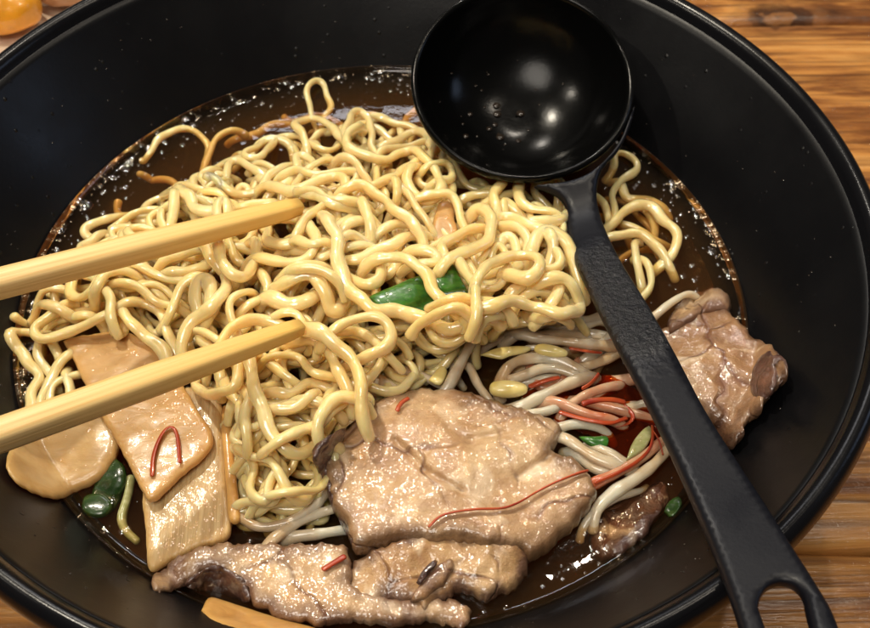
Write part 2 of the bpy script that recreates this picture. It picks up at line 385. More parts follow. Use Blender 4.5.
# ------------------------------------------------------------------ height field of what already lies in the bowl
GS = .0005; GN = 400; G0 = -.1
PK = W(330, 250, ZB+.012)
def mound(x, y):
    return ZB - .0030 + .0085*math.exp(-(((x-PK[0])/.052)**2+((y-PK[1])/.034)**2))
H = np.zeros((GN, GN))
for i in range(GN):
    for j in range(GN): H[i, j] = mound(G0+i*GS, G0+j*GS)
def stamp(P, R):
    for (x, y, z), r in zip(P, R):
        k = int(r/GS)+1; ci = (x-G0)/GS; cj = (y-G0)/GS
        i0, j0 = int(round(ci)), int(round(cj))
        I = np.arange(max(0, i0-k), min(GN, i0+k+1)); J = np.arange(max(0, j0-k), min(GN, j0+k+1))
        if len(I) == 0 or len(J) == 0: continue
        d2 = ((I[:, None]-ci)**2+(J[None, :]-cj)**2)*GS*GS
        zz = np.where(d2 < r*r, z+np.sqrt(np.maximum(r*r-d2, 0)), -9)
        H[I[0]:I[-1]+1, J[0]:J[-1]+1] = np.maximum(H[I[0]:I[-1]+1, J[0]:J[-1]+1], zz)
def support(P, r):
    out = np.zeros(len(P)); k = max(1, int(r*.8/GS))
    for n, (x, y) in enumerate(P[:, :2]):
        i = int(round((x-G0)/GS)); j = int(round((y-G0)/GS))
        out[n] = H[max(0, i-k):i+k+1:2, max(0, j-k):j+k+1:2].max()
    return out
def settle(P2, r, zfix=None, sink=.75):
    """z of a strand laid over what is there: it bridges gaps and presses a little into what it crosses"""
    s = support(P2, r) + r*sink
    z = s.copy(); k = max(1, int(.003/.0008))
    zz = np.array([s[max(0, i-k):i+k+1].max() for i in range(len(s))])
    z = smooth1(zz, 12)
    return z
def tube(P, R, nsid=10, flat=.80):
    tw = rng.uniform(0, 6.28)+np.linspace(0, rng.uniform(-1, 1)*len(P)*.03, len(P)); ctw, stw = np.cos(tw), np.sin(tw)
    n = len(P); T = np.gradient(P, axis=0); T /= np.linalg.norm(T, axis=1)[:, None]+1e-12
    V = []; Fc = []
    up = np.array([0, 0, 1.]); B = np.cross(T[0], up); B /= np.linalg.norm(B)+1e-9
    for i in range(n):
        B = B-T[i]*np.dot(B, T[i]); nb = np.linalg.norm(B)
        B = B/nb if nb > 1e-6 else np.array([1., 0, 0]); Nn = np.cross(B, T[i])
        for k in range(nsid):
            a = 2*math.pi*k/nsid
            V.append(P[i]+R[i]*((math.cos(a)*ctw[i]-math.sin(a)*flat*stw[i])*B+(math.cos(a)*stw[i]+math.sin(a)*flat*ctw[i])*Nn))
    for i in range(n-1):
        for k in range(nsid):
            k2 = (k+1) % nsid; Fc.append((i*nsid+k, i*nsid+k2, (i+1)*nsid+k2, (i+1)*nsid+k))
    for e, s in ((0, -1), (n-1, 1)):       # rounded ends
        c = len(V); prev = [e*nsid+k for k in range(nsid)]
        for q, (rr, dd) in enumerate(((.82, .28), (.45, .48))):
            for k in range(nsid):
                V.append(P[e]+(np.array(V[e*nsid+k])-P[e])*rr+T[e]*s*R[e]*dd)
            cur = list(range(c+q*nsid, c+(q+1)*nsid))
            for k in range(nsid):
                k2 = (k+1) % nsid; f = (prev[k], prev[k2], cur[k2], cur[k]); Fc.append(f if s > 0 else f[::-1])
            prev = cur
        V.append(P[e]+T[e]*s*R[e]*.55); t = len(V)-1
        for k in range(nsid):
            k2 = (k+1) % nsid; f = (prev[k], prev[k2], t); Fc.append(f if s > 0 else f[::-1])
    return V, Fc
def clampwall(P, r):
    for p in P:
        w = wall_z(math.hypot(p[0], p[1]))+r
        if p[2] < w: p[2] = w
    return P
def strand(px, r=.00148, z=None, name='noodle', m=None, label=None, group='ramen noodles', cat='noodle', parent=None, taper=0, sink=.45, stampit=True, lift=0, nsid=10, dive=True):
    """px: traced path in photograph pixels; laid on the heap, or held at height z above the broth"""
    if name == 'noodle': r = r*.81
    if name == 'stem': r = r*.80
    c = catmull(np.array(px, float), 3.0)
    zc = np.full(len(c), ZB+.004)
    for it in range(4):
        P = np.array([W(u, v, zz) for (u, v), zz in zip(c, zc)])
        if z is not None:
            zn = np.interp(np.linspace(0, 1, len(c)), np.linspace(0, 1, len(z)), z)*.001+ZB if hasattr(z, '__len__') else np.full(len(c), ZB+z*.001)
        else:
            zn = settle(P, r, sink=sink)+lift*.001
        zc = zn if it == 0 else .5*zc+.5*zn
    P = np.array([W(u, v, zz) for (u, v), zz in zip(c, zc)])
    P = resample(P, .0008)
    for k in range(3): P[:, k] = smooth1(P[:, k], 2)
    if name == 'noodle' and len(P) > 10:            # the crimp of the noodle
        tg = np.gradient(P, axis=0); tg /= np.linalg.norm(tg, axis=1)[:, None]+1e-9; sd = np.stack([-tg[:, 1], tg[:, 0], 0*tg[:, 0]], 1)
        q_ = np.arange(len(P))*.0008; p1, p2 = rng.uniform(0, 6.28, 2); am = rng.uniform(.15, .45)*.001
        P = P+sd*(am*np.sin(q_*2*math.pi/.0085+p1))[:, None]; P[:, 2] += am*.5*np.sin(q_*2*math.pi/.0062+p2)
    if dive and name in ('noodle', 'stem'):
        dl = .0040 if z is None else .0042; dd = .0050 if z is None else .0032; k = 9; core = P.copy()
        def ext(A, B_):
            d = A-B_; d[2] = 0; d /= np.linalg.norm(d)+1e-9; q = np.array([-d[1], d[0], 0])*rng.choice([-1, 1])*rng.uniform(.1, .6)
            return [A+(d+q*(t/k))*dl*math.sin(t/k*1.4)+np.array([0, 0, -dd*(t/k)**1.25]) for t in range(1, k+1)]
        P = np.vstack([ext(P[0], P[4])[::-1], P, ext(P[-1], P[-5])])
        P = resample(P, .0008)
        for q_ in range(3): P[:, q_] = smooth1(P[:, q_], 4)
    clampwall(P, r)
    ph = rng.uniform(0, 9, 3); s = np.arange(len(P))*.0008
    R = r*(1+.09*np.sin(s*300+ph[0])+.05*np.sin(s*800+ph[1])+.03*np.sin(s*1500+ph[2]))
    if taper: R = R*np.interp(np.linspace(0, 1, len(P)), [0, .5, 1], [1, .85, taper])
    V, Fc = tube(P, R, nsid, .45 if name == 'chili_thread' else .80)
    o = mesh_obj(name, V, Fc, m or M_NOOD, parent, fix=True)
    if stampit:
        if dive and name in ('noodle', 'stem'): stamp(core, [r]*len(core))
        else: stamp(P, R)
    if label: tag(o, label, cat, group)
    return o
# ------------------------------------------------------------------ filler strands: the inside of the tangle
def inpoly(u, v, poly):
    c = False; n = len(poly)
    for i in range(n):
        x1, y1 = poly[i]; x2, y2 = poly[i-1]
        if (y1 > v) != (y2 > v) and u < (x2-x1)*(v-y1)/(y2-y1)+x1: c = not c
    return c
HEAP = [(40, 300), (75, 262), (150, 215), (200, 190), (265, 165), (330, 140), (400, 140), (455, 185), (520, 190), (565, 225), (580, 290), (575, 318), (480, 330), (440, 355), (430, 375), (345, 420), (325, 500), (250, 505), (236, 400), (190, 350), (120, 320), (60, 315)]
LOWH = [(330, 100), (420, 130), (500, 200), (580, 250), (585, 312), (480, 338), (425, 380), (345, 435), (330, 520), (240, 530), (230, 400), (160, 330), (30, 330), (60, 260), (170, 190), (270, 140)]
def filler(poly, r, m, label, group, mode):
    for _ in range(200):
        u = rng.uniform(30, 600); v = rng.uniform(90, 530)
        if inpoly(u, v, poly): break
    a = rng.uniform(0, 6.28); pts = [(u, v)]; om = rng.uniform(.10, .16); ph = rng.uniform(0, 6.28); amp = rng.uniform(.12, .21); drift = rng.uniform(-.012, .012)
    n = int(rng.uniform(45, 95))
    for i in range(n):
        a += amp*math.sin(i*om*1.6+ph)+drift*2
        nu, nv = pts[-1][0]+3.2*math.cos(a), pts[-1][1]+3.2*math.sin(a)*.85
        if not inpoly(nu, nv, poly): a += .35; continue
        pts.append((nu, nv))
    if len(pts) < 14: return
    mu, mv = pts[len(pts)//2]          # say which stretch of the tangle it lies in
    where = ('behind the upper chopstick' if mu < 300 and mv < 268-.21*mu else 'below the lower chopstick, left of the pork' if mv > 434-.35*min(mu, 330) and mu < 345
             else 'between the two chopsticks' if mu < 300 else 'between the ladle cup and the green scallion' if mv < 265 and mu < 470
             else 'beside the ladle handle' if mu > 470 else 'around and below the green scallion')
    strand(pts[::4], r=r, m=m, label=label+', '+where, group=group+' '+where, sink=.25)
for i in range(96):
    filler(LOWH, rng.uniform(.0013, .0015), M_PALE, 'pale noodle lying deep, covered', 'noodles at the bottom of the tangle', 0)
for i in range(72):
    filler(HEAP, rng.uniform(.00135, .00155), M_NOOD, 'yellow noodle partly seen inside the heap', 'noodles inside the heap', 1)
def scatter(poly, n, r, m, zr, label, group, nm, cat, ln=(5, 12), par=False):
    lo = np.min(poly, 0); hi = np.max(poly, 0)
    for i in range(n):
        for _ in range(300):
            u = rng.uniform(lo[0], hi[0]); v = rng.uniform(lo[1], hi[1])
            if inpoly(u, v, poly): break
        a = rng.uniform(0, 6.28) if not par else rng.normal(-.25, .35); pts = [(u, v)]; ph = rng.uniform(0, 6.28)
        for k in range(int(rng.uniform(*ln))):
            a += .45*math.sin(k*.8+ph) if not par else rng.normal(0, .12)
            nu, nv = pts[-1][0]+10*math.cos(a), pts[-1][1]+8.5*math.sin(a); X = W(nu, nv, ZB)
            if math.hypot(X[0], X[1]) > .0715: a += 1.2; continue
            pts.append((nu, nv))
        if len(pts) < 4: continue
        zz = rng.uniform(*zr)
        if par: 
            root = empty(nm, W(u, v, ZB).tolist()); tag(root, label, cat, group); strand(pts, r=r, z=[zz, zz+.8, zz], name='stem', m=M_SPROUT if i % 3 else M_SPINK, parent=root)
        else: strand(pts, r=r, m=m, z=[zz-1, zz, zz-.5, zz-1], label=label, group=group)
scatter([(140, 150), (250, 110), (400, 105), (430, 140), (330, 165), (250, 185), (170, 205), (90, 240)], 10, .0014, M_PALE, (-6.5, -3.4), 'blurred brown noodle sunk in the broth behind the heap', 'sunken noodles behind the heap', 'noodle', 'noodle')
scatter([(610, 170), (660, 190), (695, 270), (680, 300), (630, 260)], 5, .0014, M_PALE, (-6, -3.5), 'dim noodle sunk in the broth right of the ladle handle', 'sunken noodles right of the handle', 'noodle', 'noodle', ln=(4, 8))
scatter([(470, 335), (600, 325), (640, 400), (680, 470), (640, 500), (600, 470), (575, 420), (500, 385)], 18, .0018, None, (-1.4, .8), 'soaked bean sprout in the bed under the other sprouts beside the ladle handle', 'bean sprouts in the bed', 'bean_sprout', 'bean sprout', ln=(4, 8), par=True)
print("heap top over broth mm", (H.max()-ZB)*1000)
# ------------------------------------------------------------------ slabs: cut pieces with an outline of their own
def slab(name, poly, ctrl, thick, mat_, R=.0020, sp=3.6, amp=.0004, nsc=180, holes=(), jit=.6, parent=None, smooth_poly=True, label=None, cat=None, group=None, stampit=True, extra=None, wall=True, rag=0.0, zshape=None, conform=None, onheap=None, zfn=None):
    poly = np.array(poly, float)
    if smooth_poly:
        P2 = catmull(np.vstack([poly, poly[:1]]), 3.0)[:-1]
    else: P2 = poly
    P2 = resample(np.vstack([P2, P2[:1]]), sp)[:-1]
    if rag: P2 = P2+np.array([[math.sin(i*.9+3)*math.sin(i*.37), math.cos(i*1.3)*math.sin(i*.53+1)] for i in range(len(P2))])*rag+rng.normal(0, rag*.25, P2.shape)
    loops = [P2]
    for h in holes:
        h = np.array(h, float); loops.append(resample(np.vstack([h, h[:1]]), sp)[:-1])
    pts = [tuple(p) for L in loops for p in L]; edges = []; o_ = 0
    for L in loops:
        n = len(L); edges += [(o_+i, o_+(i+1) % n) for i in range(n)]; o_ += n
    nb = len(pts)
    seg_a = np.vstack(loops); seg_b = np.vstack([np.roll(L, -1, axis=0) for L in loops])
    def dist(p):
        ab = seg_b-seg_a; t = np.clip(((p-seg_a)*ab).sum(1)/((ab*ab).sum(1)+1e-9), 0, 1)
        return np.sqrt((((seg_a+ab*t[:, None])-p)**2).sum(1)).min()
    lo, hi = P2.min(0), P2.max(0)
    Rpx = R/.00021                                   # rings just inside the outline keep the edge round
    inner_ok = sp*.5
    for li, L in enumerate(loops):
        t_ = np.roll(L, -1, axis=0)-np.roll(L, 1, axis=0); t_ /= np.linalg.norm(t_, axis=1)[:, None]+1e-9; nn = np.stack([-t_[:, 1], t_[:, 0]], 1)
        ar = sum(L[i-1][0]*L[i][1]-L[i][0]*L[i-1][1] for i in range(len(L)))
        if (ar < 0) != (li > 0): nn = -nn
        for fr_ in (.12, .40, 1.0):
            for p in (L+nn*Rpx*fr_)[::(2 if fr_ == 1.0 and sp > 3.2 else 1)]:
                if inpoly(p[0], p[1], P2) and not any(inpoly(p[0], p[1], h) for h in loops[1:]) and dist(p) > Rpx*fr_*.85: pts.append((p[0], p[1]))
    inner_ok = Rpx+sp*.45
    us = np.arange(lo[0], hi[0], sp); vs = np.arange(lo[1], hi[1], sp*.87)
    for b_, v in enumerate(vs):
        for u in us:
            uu = u+(sp/2 if b_ % 2 else 0)+rng.uniform(-.2, .2)*sp*jit; vv = v+rng.uniform(-.2, .2)*sp*jit
            if inpoly(uu, vv, P2) and not any(inpoly(uu, vv, h) for h in loops[1:]) and dist(np.array([uu, vv])) > inner_ok: pts.append((uu, vv))
    res = geometry.delaunay_2d_cdt([Vector(p) for p in pts], edges, [], 0, 1e-4)
    vv_, ff = res[0], res[2]
    vv_ = np.array([tuple(p) for p in vv_])
    ff = [f for f in ff if inpoly(*vv_[list(f)].mean(0), P2) and not any(inpoly(*vv_[list(f)].mean(0), h) for h in loops[1:])]
    ct = np.array(ctrl, float)
    d = np.array([dist(p) for p in vv_]); mpp = .00021
    bnd = d < 1e-3
    def z0(p):
        if zfn: return zfn(p[0], p[1])
        if len(ct) == 1: return ct[0, 2]
        w = 1/(((ct[:, :2]-p)**2).sum(1)+60); return (w*ct[:, 2]).sum()/w.sum()
    off = 0
    if onheap is not None:
        hs = []
        for p in vv_[::3]:
            X = W(p[0], p[1], ZB+z0(p)*.001); i_, j_ = int((X[0]-G0)/GS), int((X[1]-G0)/GS); hs.append(H[i_, j_]-X[2])
        off = (np.percentile(hs, 88)+onheap)*1000
    def Hs(X):
        i_, j_ = int((X[0]-G0)/GS), int((X[1]-G0)/GS); return H[i_-3:i_+4, j_-3:j_+4].mean()
    Vt = []; Vb = []
    from mathutils import noise as mn
    for p, dd in zip(vv_, d):
        zz = ZB+(z0(p)+off)*.001
        X = W(p[0], p[1], zz)
        if conform is not None:
            for _ in range(3): zz = Hs(X)+conform; X = W(p[0], p[1], zz)
        if zshape: zz += zshape(p[0], p[1])*.001
        if wall: zz = max(zz, wall_z(math.hypot(X[0], X[1]))+thick+.0004)
        if wall or zshape: X = W(p[0], p[1], zz)
        t = min(dd*mpp/R, 1); rd = math.sqrt(max(0, 1-(1-t)**2)); hf = thick/2
        nz = mn.fractal(Vector((X[0], X[1], 0))*nsc, 1.0, 2.0, 4)*amp*min(1, .35+t)
        Vt.append((X[0], X[1], zz-hf+hf*rd+nz)); Vb.append((X[0], X[1], zz-hf-hf*rd+nz*.3))
    n = len(Vt); V = list(Vt); mp = {}; att = list(d*mpp)
    for i in range(n):
        if bnd[i]: mp[i] = i
        else: mp[i] = len(V); V.append(Vb[i]); att.append(d[i]*mpp)
    Fc = []
    for f in ff:
        a, b_, c_ = f[:3]
        nrm = (Vt[b_][0]-Vt[a][0])*(Vt[c_][1]-Vt[a][1])-(Vt[b_][1]-Vt[a][1])*(Vt[c_][0]-Vt[a][0])
        if nrm < 0: a, b_, c_ = a, c_, b_
        Fc.append((a, b_, c_)); g = (mp[a], mp[c_], mp[b_])
        if set(g) != {a, b_, c_}: Fc.append(g)
    ob = mesh_obj(name, V, Fc, mat_, parent, fix=True, attrs={'edge': att})
    if stampit: stamp(np.array(Vt)-np.array([0, 0, .0006]), [.0010]*n)
    if label: tag(ob, label, cat, group)
    return ob
def T(x0, y0, pts, s=4.983): return [(x0+a/s, y0+b/s) for a, b in pts]
# bamboo shoots
G_M = 'pieces of menma bamboo shoot'
slab('bamboo_shoot', [(185, 385), (218, 388), (223, 430), (227, 480), (229.5, 532), (200, 545), (175, 556), (149, 568), (145, 530), (142, 490), (155, 440)], [(200, 390, 4.5), (150, 560, 1.6), (228, 530, 2.4)], .0026, M_MENS, R=.0008, rag=.4, label='ribbed pale bamboo shoot strip pointing down towards the thin pork slice', cat='bamboo shoot', group=G_M, amp=.0002)
slab('bamboo_shoot', T(180, 400, [(212, 10), (262, 25), (262, 130), (266, 250), (282, 420), (300, 582), (240, 584), (226, 420), (206, 200), (200, 90)]), [(230, 400, 5), (235, 515, 3.6)], .0026, M_MENB, R=.0012, label='thin orange brown strip of bamboo shoot along the right edge of the ribbed piece', cat='bamboo shoot', group=G_M, amp=.0002)
slab('bamboo_shoot', [(5, 452), (15, 436), (40, 424), (75, 414), (105, 412), (119, 432), (114, 455), (100, 474), (78, 485), (62, 492), (45, 493), (30, 487), (14, 479), (5, 466)], [(10, 460, 2.2), (110, 430, 4.0), (50, 488, 1.6)], .0036, M_MENR, R=.0018, label='rounded bamboo shoot end under the lower chopstick at the left of the bowl', cat='bamboo shoot', group=G_M, amp=.0003, rag=.8)
slab('bamboo_shoot', [(62, 338), (84, 333), (125, 330), (158, 350), (178, 376), (199, 410), (212, 432), (208, 449), (182, 472), (153, 498), (141, 488), (121, 449), (104, 420), (84, 382), (72, 357)], [(75, 340, 4.2), (150, 350, 6.0), (150, 490, 5.6), (205, 440, 6.6)], .0024, M_MEN, R=.0009, rag=.5, label='wide smooth tan bamboo shoot crossing under the lower chopstick, red thread on it', cat='bamboo shoot', group=G_M, amp=.00025)
# scallions
G_S = 'cut scallion greens'
def bulge(cx, cy, ang, half, h):
    ca, sa = math.cos(ang), math.sin(ang)
    return lambda u, v: h*(math.sqrt(max(0, 1-((-(u-cx)*sa+(v-cy)*ca)/half)**2))-.6)
slab('scallion', T(280, 200, [(255, 275), (300, 255), (400, 215), (430, 230), (470, 290), (440, 327), (370, 312), (290, 303)], 2.893), [(370, 295, 9.5), (435, 300, 9.0), (415, 275, 10.5)], .0016, M_SCAL, R=.0008, onheap=.0020, zshape=bulge(405, 291, -.35, 17, 2.0), label='large dark green scallion cut lying in the middle of the noodle heap', cat='scallion', group=G_S, amp=.0002)
slab('scallion', T(280, 200, [(433, 203), (495, 178), (520, 215), (545, 268), (500, 268), (462, 258)], 2.893), [(430, 268, 10.5), (466, 292, 9)], .0016, M_SCAL, R=.0008, onheap=.0020, zshape=bulge(448, 278, -.3, 17, 1.8), label='bright green scallion cut just right of the large one in the heap', cat='scallion', group=G_S, amp=.0002)
slab('scallion', T(280, 200, [(470, 262), (540, 255), (545, 278), (500, 286), (460, 284)], 2.893), [(450, 294, 9.2)], .0014, M_SCALD, R=.0007, onheap=.0020, label='small narrow scallion sliver below the bright green cut', cat='scallion', group=G_S, amp=.0002)
slab('scallion', T(0, 410, [(262, 240), (278, 190), (300, 150), (335, 138), (360, 165), (362, 205), (345, 250), (325, 285), (285, 300), (255, 285)], 2.88), [(118, 470, 2.2), (100, 505, -1.2)], .0014, M_SCALD, R=.0006, zshape=bulge(108, 482, -.9, 17, 1.2), label='dark green folded scallion leaf in the broth below the rounded bamboo shoot', cat='scallion', group=G_S, wall=False, amp=.0006, rag=.6)
slab('scallion', T(0, 410, [(240, 240), (290, 235), (325, 265), (300, 300), (255, 300), (232, 280)], 2.88), [(95, 502, .3)], .0020, M_SCALD, R=.001, label='dark scallion scrap half sunk in the black broth at lower left', cat='scallion', group=G_S, wall=False)
strand(T(0, 410, [(378, 195), (368, 250), (350, 310), (360, 345), (395, 378)], 2.88), r=.0011, z=[.8, -.3, -1.2, -2], name='scallion', m=M_SCALP, label='pale green scallion strand curling beside the ribbed bamboo shoot', cat='scallion', group=G_S)
slab('scallion', T(540, 390, [(195, 222), (260, 225), (338, 222), (345, 255), (325, 282), (270, 275), (230, 255)]), [(595, 440, 3.4)], .0016, M_SCAL, R=.0008, zshape=bulge(594, 439, .1, 10, 1), label='small green scallion piece among bean sprouts right of the big pork slice', cat='scallion', group=G_S)
slab('scallion', T(540, 390, [(620, 595), (640, 550), (690, 520), (712, 545), (700, 580), (655, 625)]), [(675, 503, .6)], .0018, M_SCALD, R=.0008, label='dark green scallion scrap floating near the ladle handle', cat='scallion', group=G_S)
slab('pork_scrap', T(400, 130, [(190, 350), (232, 338), (268, 362), (270, 430), (290, 490), (250, 550), (182, 580), (158, 520), (165, 440)]), [(440, 215, 10), (440, 240, 9)], .0024, M_MEN, R=.001, onheap=.0005, label='small pinkish tan scrap tucked between noodles in front of the ladle cup', cat='pork scrap', amp=.0003)
slab('carrot_scrap', T(300, 290, [(420, 380), (440, 350), (505, 348), (508, 400), (480, 432), (420, 418)]), [(394, 368, 5.0)], .002, M_MENB, R=.001, label='small orange yellow scrap beside the top edge of the big pork slice', cat='vegetable scrap')
# ------------------------------------------------------------------ traced noodles
exec_list = []
def nd(x0, y0, pts, label, s=4.983, **kw): strand(T(x0, y0, pts, s), label=label, **kw)
# in the broth, far side
PB = dict(m=M_PALE)
nd(140, 75, [(70, 350), (130, 290), (210, 268), (290, 285), (335, 340), (340, 410)], 'faint noodle arching at the surface of the dark broth, far left', z=[.6, .4, -.6, -2, -4], **PB)
nd(140, 75, [(440, 275), (380, 320), (340, 390), (330, 450)], 'sunken noodle bending beside the faint arch at far left', z=[-1.2, -2, -3.5], **PB)
nd(140, 75, [(500, 450), (540, 410), (590, 350), (650, 315), (720, 325), (760, 380), (775, 450)], 'rounded noodle arch with bright highlights rising from the far broth', z=[-2.5, -.8, .8, 1.0, -.5, -2.5], **PB)
nd(270, 75, [(230, 290), (215, 220), (190, 130), (188, 60), (225, 18), (268, 50), (290, 115), (308, 160), (280, 190)], 'thin greenish loop standing at the far edge of the broth', z=[-1.5, -1, 0, 1.8, 2.6, 1.6, 0, -1, -1.5], r=.0012, **PB)
nd(270, 75, [(150, 440), (190, 350), (240, 290), (320, 285), (380, 262)], 'brownish noodle bow half sunk behind the heap, below the thin loop', z=[.5, .2, .6, .2, -1.5], **PB)
nd(270, 75, [(370, 285), (430, 225), (520, 208), (610, 235), (700, 265), (720, 320)], 'soaked brown noodle arching farthest back left of the ladle cup', z=[1.5, .5, 0, -.6, -1.5, -2.5], **PB)
nd(270, 75, [(395, 310), (440, 275), (500, 258), (565, 285), (605, 340), (680, 350), (760, 380)], 'inner brownish arch inside the big loop left of the ladle cup', z=[3, 2, 1.8, 1.5, 1, .2, -1], **PB)
nd(0, 200, [(640, 82), (560, 90), (490, 105), (440, 128), (415, 168), (440, 195), (510, 190), (560, 170)], 'half sunken noodle bend just above the upper chopstick at left', z=[-2, -.6, .4, .6, .8, .6, 0, -1], **PB)
# far left cluster
nd(0, 200, [(300, 430), (235, 440), (190, 490), (175, 560), (180, 640), (200, 700)], 'noodle curving down the left edge of the cluster below the upper chopstick', **PB)
nd(0, 300, [(130, 150), (85, 155), (62, 200), (85, 250), (130, 290), (170, 340), (195, 390), (175, 440), (150, 490), (150, 560)], 'leftmost pale noodle snaking along the black bowl wall', z=[1.6, 1.4, 1.2, 1.2, 1.4, 1.6, 1.6], r=.0017, **PB)
nd(0, 300, [(190, 200), (190, 280), (215, 330), (255, 375)], 'short pale noodle falling between the leftmost noodle and the bamboo shoot', z=[2.4, 1.8, 1.6], **PB)
nd(0, 300, [(240, 205), (290, 255), (310, 310), (270, 350)], 'pale noodle bend touching the upper corner of the wide bamboo shoot', z=[2.5, 2.6, 2], **PB)
nd(0, 300, [(330, 275), (285, 340), (240, 410), (215, 480)], 'straight blunt ended noodle leaning left of the wide bamboo shoot', z=[4, 3.2, 2.4], **PB)
nd(0, 300, [(350, 370), (295, 395), (262, 440), (240, 520)], 'pale noodle arch peeking over the lower chopstick at left', z=[3, 2.6, 2], **PB)
nd(0, 300, [(330, 385), (355, 440), (350, 500)], 'short pale noodle end beside the arch over the lower chopstick', z=[3, 2.6, 2], **PB)
nd(0, 200, [(350, 400), (348, 450), (385, 490), (440, 475), (465, 420), (500, 375), (560, 345), (640, 330)], 'noodle hooking out from under the upper chopstick beside a bright bubble', r=.0016)
nd(0, 200, [(600, 350), (520, 370), (475, 430), (470, 500), (478, 550), (430, 572), (375, 560), (330, 592), (318, 625)], 'S shaped noodle dropping from the upper chopstick to the left cluster', r=.0018)
nd(0, 300, [(430, 60), (380, 80), (330, 100), (300, 95)], 'noodle end behind the long diagonal noodle of the left cluster')
nd(0, 300, [(560, 115), (550, 155), (590, 180), (625, 150), (600, 100)], 'fat rounded noodle end resting on the wide bamboo shoot', r=.0019)
nd(0, 300, [(300, 30), (262, 75), (215, 110), (165, 135), (165, 178), (215, 195), (290, 182), (380, 145), (480, 100), (560, 50), (640, 12), (710, 8), (775, 40), (820, 95), (835, 160), (870, 250)], 'long diagonal noodle sweeping up from the left cluster across to the heap', r=.0018, lift=.6)
nd(0, 300, [(290, 45), (230, 15), (190, 30), (170, 90)], 'round pale loop at the left end of the long diagonal noodle', r=.0016, **PB)
nd(0, 300, [(625, 55), (640, 110), (690, 155), (745, 185), (800, 240), (830, 300)], 'thick curved noodle lying over the upper edge of the wide bamboo shoot', r=.0019, lift=.4)
nd(0, 200, [(530, 455), (560, 495), (545, 545)], 'short noodle stub between the S shaped noodle and the diagonal noodle')
nd(0, 200, [(580, 410), (660, 415), (710, 455), (770, 505), (840, 520)], 'noodle running right below the upper chopstick from the S shaped noodle')
nd(0, 200, [(670, 320), (750, 355), (850, 400), (940, 400)], 'noodle emerging under the middle of the upper chopstick')
# centre left, between the chopsticks
nd(170, 180, [(0, 70), (45, 50), (95, 85), (125, 140), (190, 165), (240, 150)], 'thick noodle hump rising above the middle of the upper chopstick', r=.0020)
nd(170, 180, [(20, 70), (22, 140), (5, 220)], 'short vertical noodle left of the thick hump over the upper chopstick', r=.0017)
nd(170, 180, [(235, 170), (245, 95), (275, 80), (285, 150)], 'small upright noodle fold above the upper chopstick', r=.0018)
nd(170, 180, [(320, 120), (328, 55), (362, 22), (400, 55), (410, 90)], 'round noodle bend poking from the brown broth above the upper chopstick', z=[2, 2.6, 3, 2.6, 2], r=.0018, **PB)
nd(170, 180, [(350, 130), (450, 118), (520, 110)], 'noodle lying along the top edge of the upper chopstick near its tip')
nd(170, 180, [(0, 395), (70, 365), (160, 350), (250, 330)], 'noodle running level just below the upper chopstick, left of its tip')
nd(170, 180, [(10, 450), (80, 460), (160, 430), (230, 400)], 'noodle crossing below the level one under the upper chopstick')
nd(170, 180, [(20, 630), (40, 540), (80, 500), (130, 480)], 'left side of a narrow arch in the middle of the heap')
nd(170, 180, [(130, 640), (125, 560), (140, 490), (175, 480), (200, 540), (205, 610)], 'narrow upright noodle arch between the two chopsticks', r=.0020, lift=.5)
nd(170, 180, [(270, 450), (285, 510), (255, 580), (200, 640), (150, 670), (100, 720), (60, 780)], 'noodle running diagonally down from centre to the lower chopstick', r=.0018, lift=.4)
nd(170, 180, [(350, 560), (300, 600), (300, 700), (330, 760)], 'noodle dropping behind the diagonal one between the chopsticks')
nd(170, 180, [(300, 300), (305, 380), (350, 420), (400, 400)], 'noodle curl just inside the big U shaped noodle below the upper chopstick')
nd(170, 180, [(180, 320), (205, 400), (240, 420)], 'stub of noodle hanging left of the big U shaped noodle', r=.0018)
nd(170, 180, [(235, 320), (262, 410), (310, 480), (370, 485), (415, 430), (425, 370), (430, 310)], 'big U shaped noodle hanging below the upper chopstick', r=.0018, lift=.8)
nd(170, 180, [(470, 470), (490, 540), (450, 600), (390, 620)], 'noodle bend below the U shaped noodle at the centre of the heap', r=.0017)
nd(170, 180, [(540, 190), (640, 195), (710, 250), (730, 320), (690, 385), (610, 415), (510, 400), (450, 380)], 'broad C shaped noodle right of the upper chopstick tip', r=.0018, lift=.5)
nd(170, 180, [(480, 240), (490, 300), (540, 330), (620, 300)], 'noodle curl inside the broad C shape at the heap centre', r=.0018)
nd(170, 180, [(620, 430), (720, 420), (800, 450), (850, 500)], 'noodle running right from under the broad C shape')
nd(170, 180, [(510, 590), (590, 620), (680, 610), (740, 560)], 'fat noodle swelling above the lower chopstick tip', r=.0022)
nd(170, 180, [(600, 490), (690, 470), (750, 510), (790, 580), (780, 650), (830, 660), (860, 610)], 'thick hook shaped noodle above and right of the lower chopstick tip', r=.0021, lift=.6)
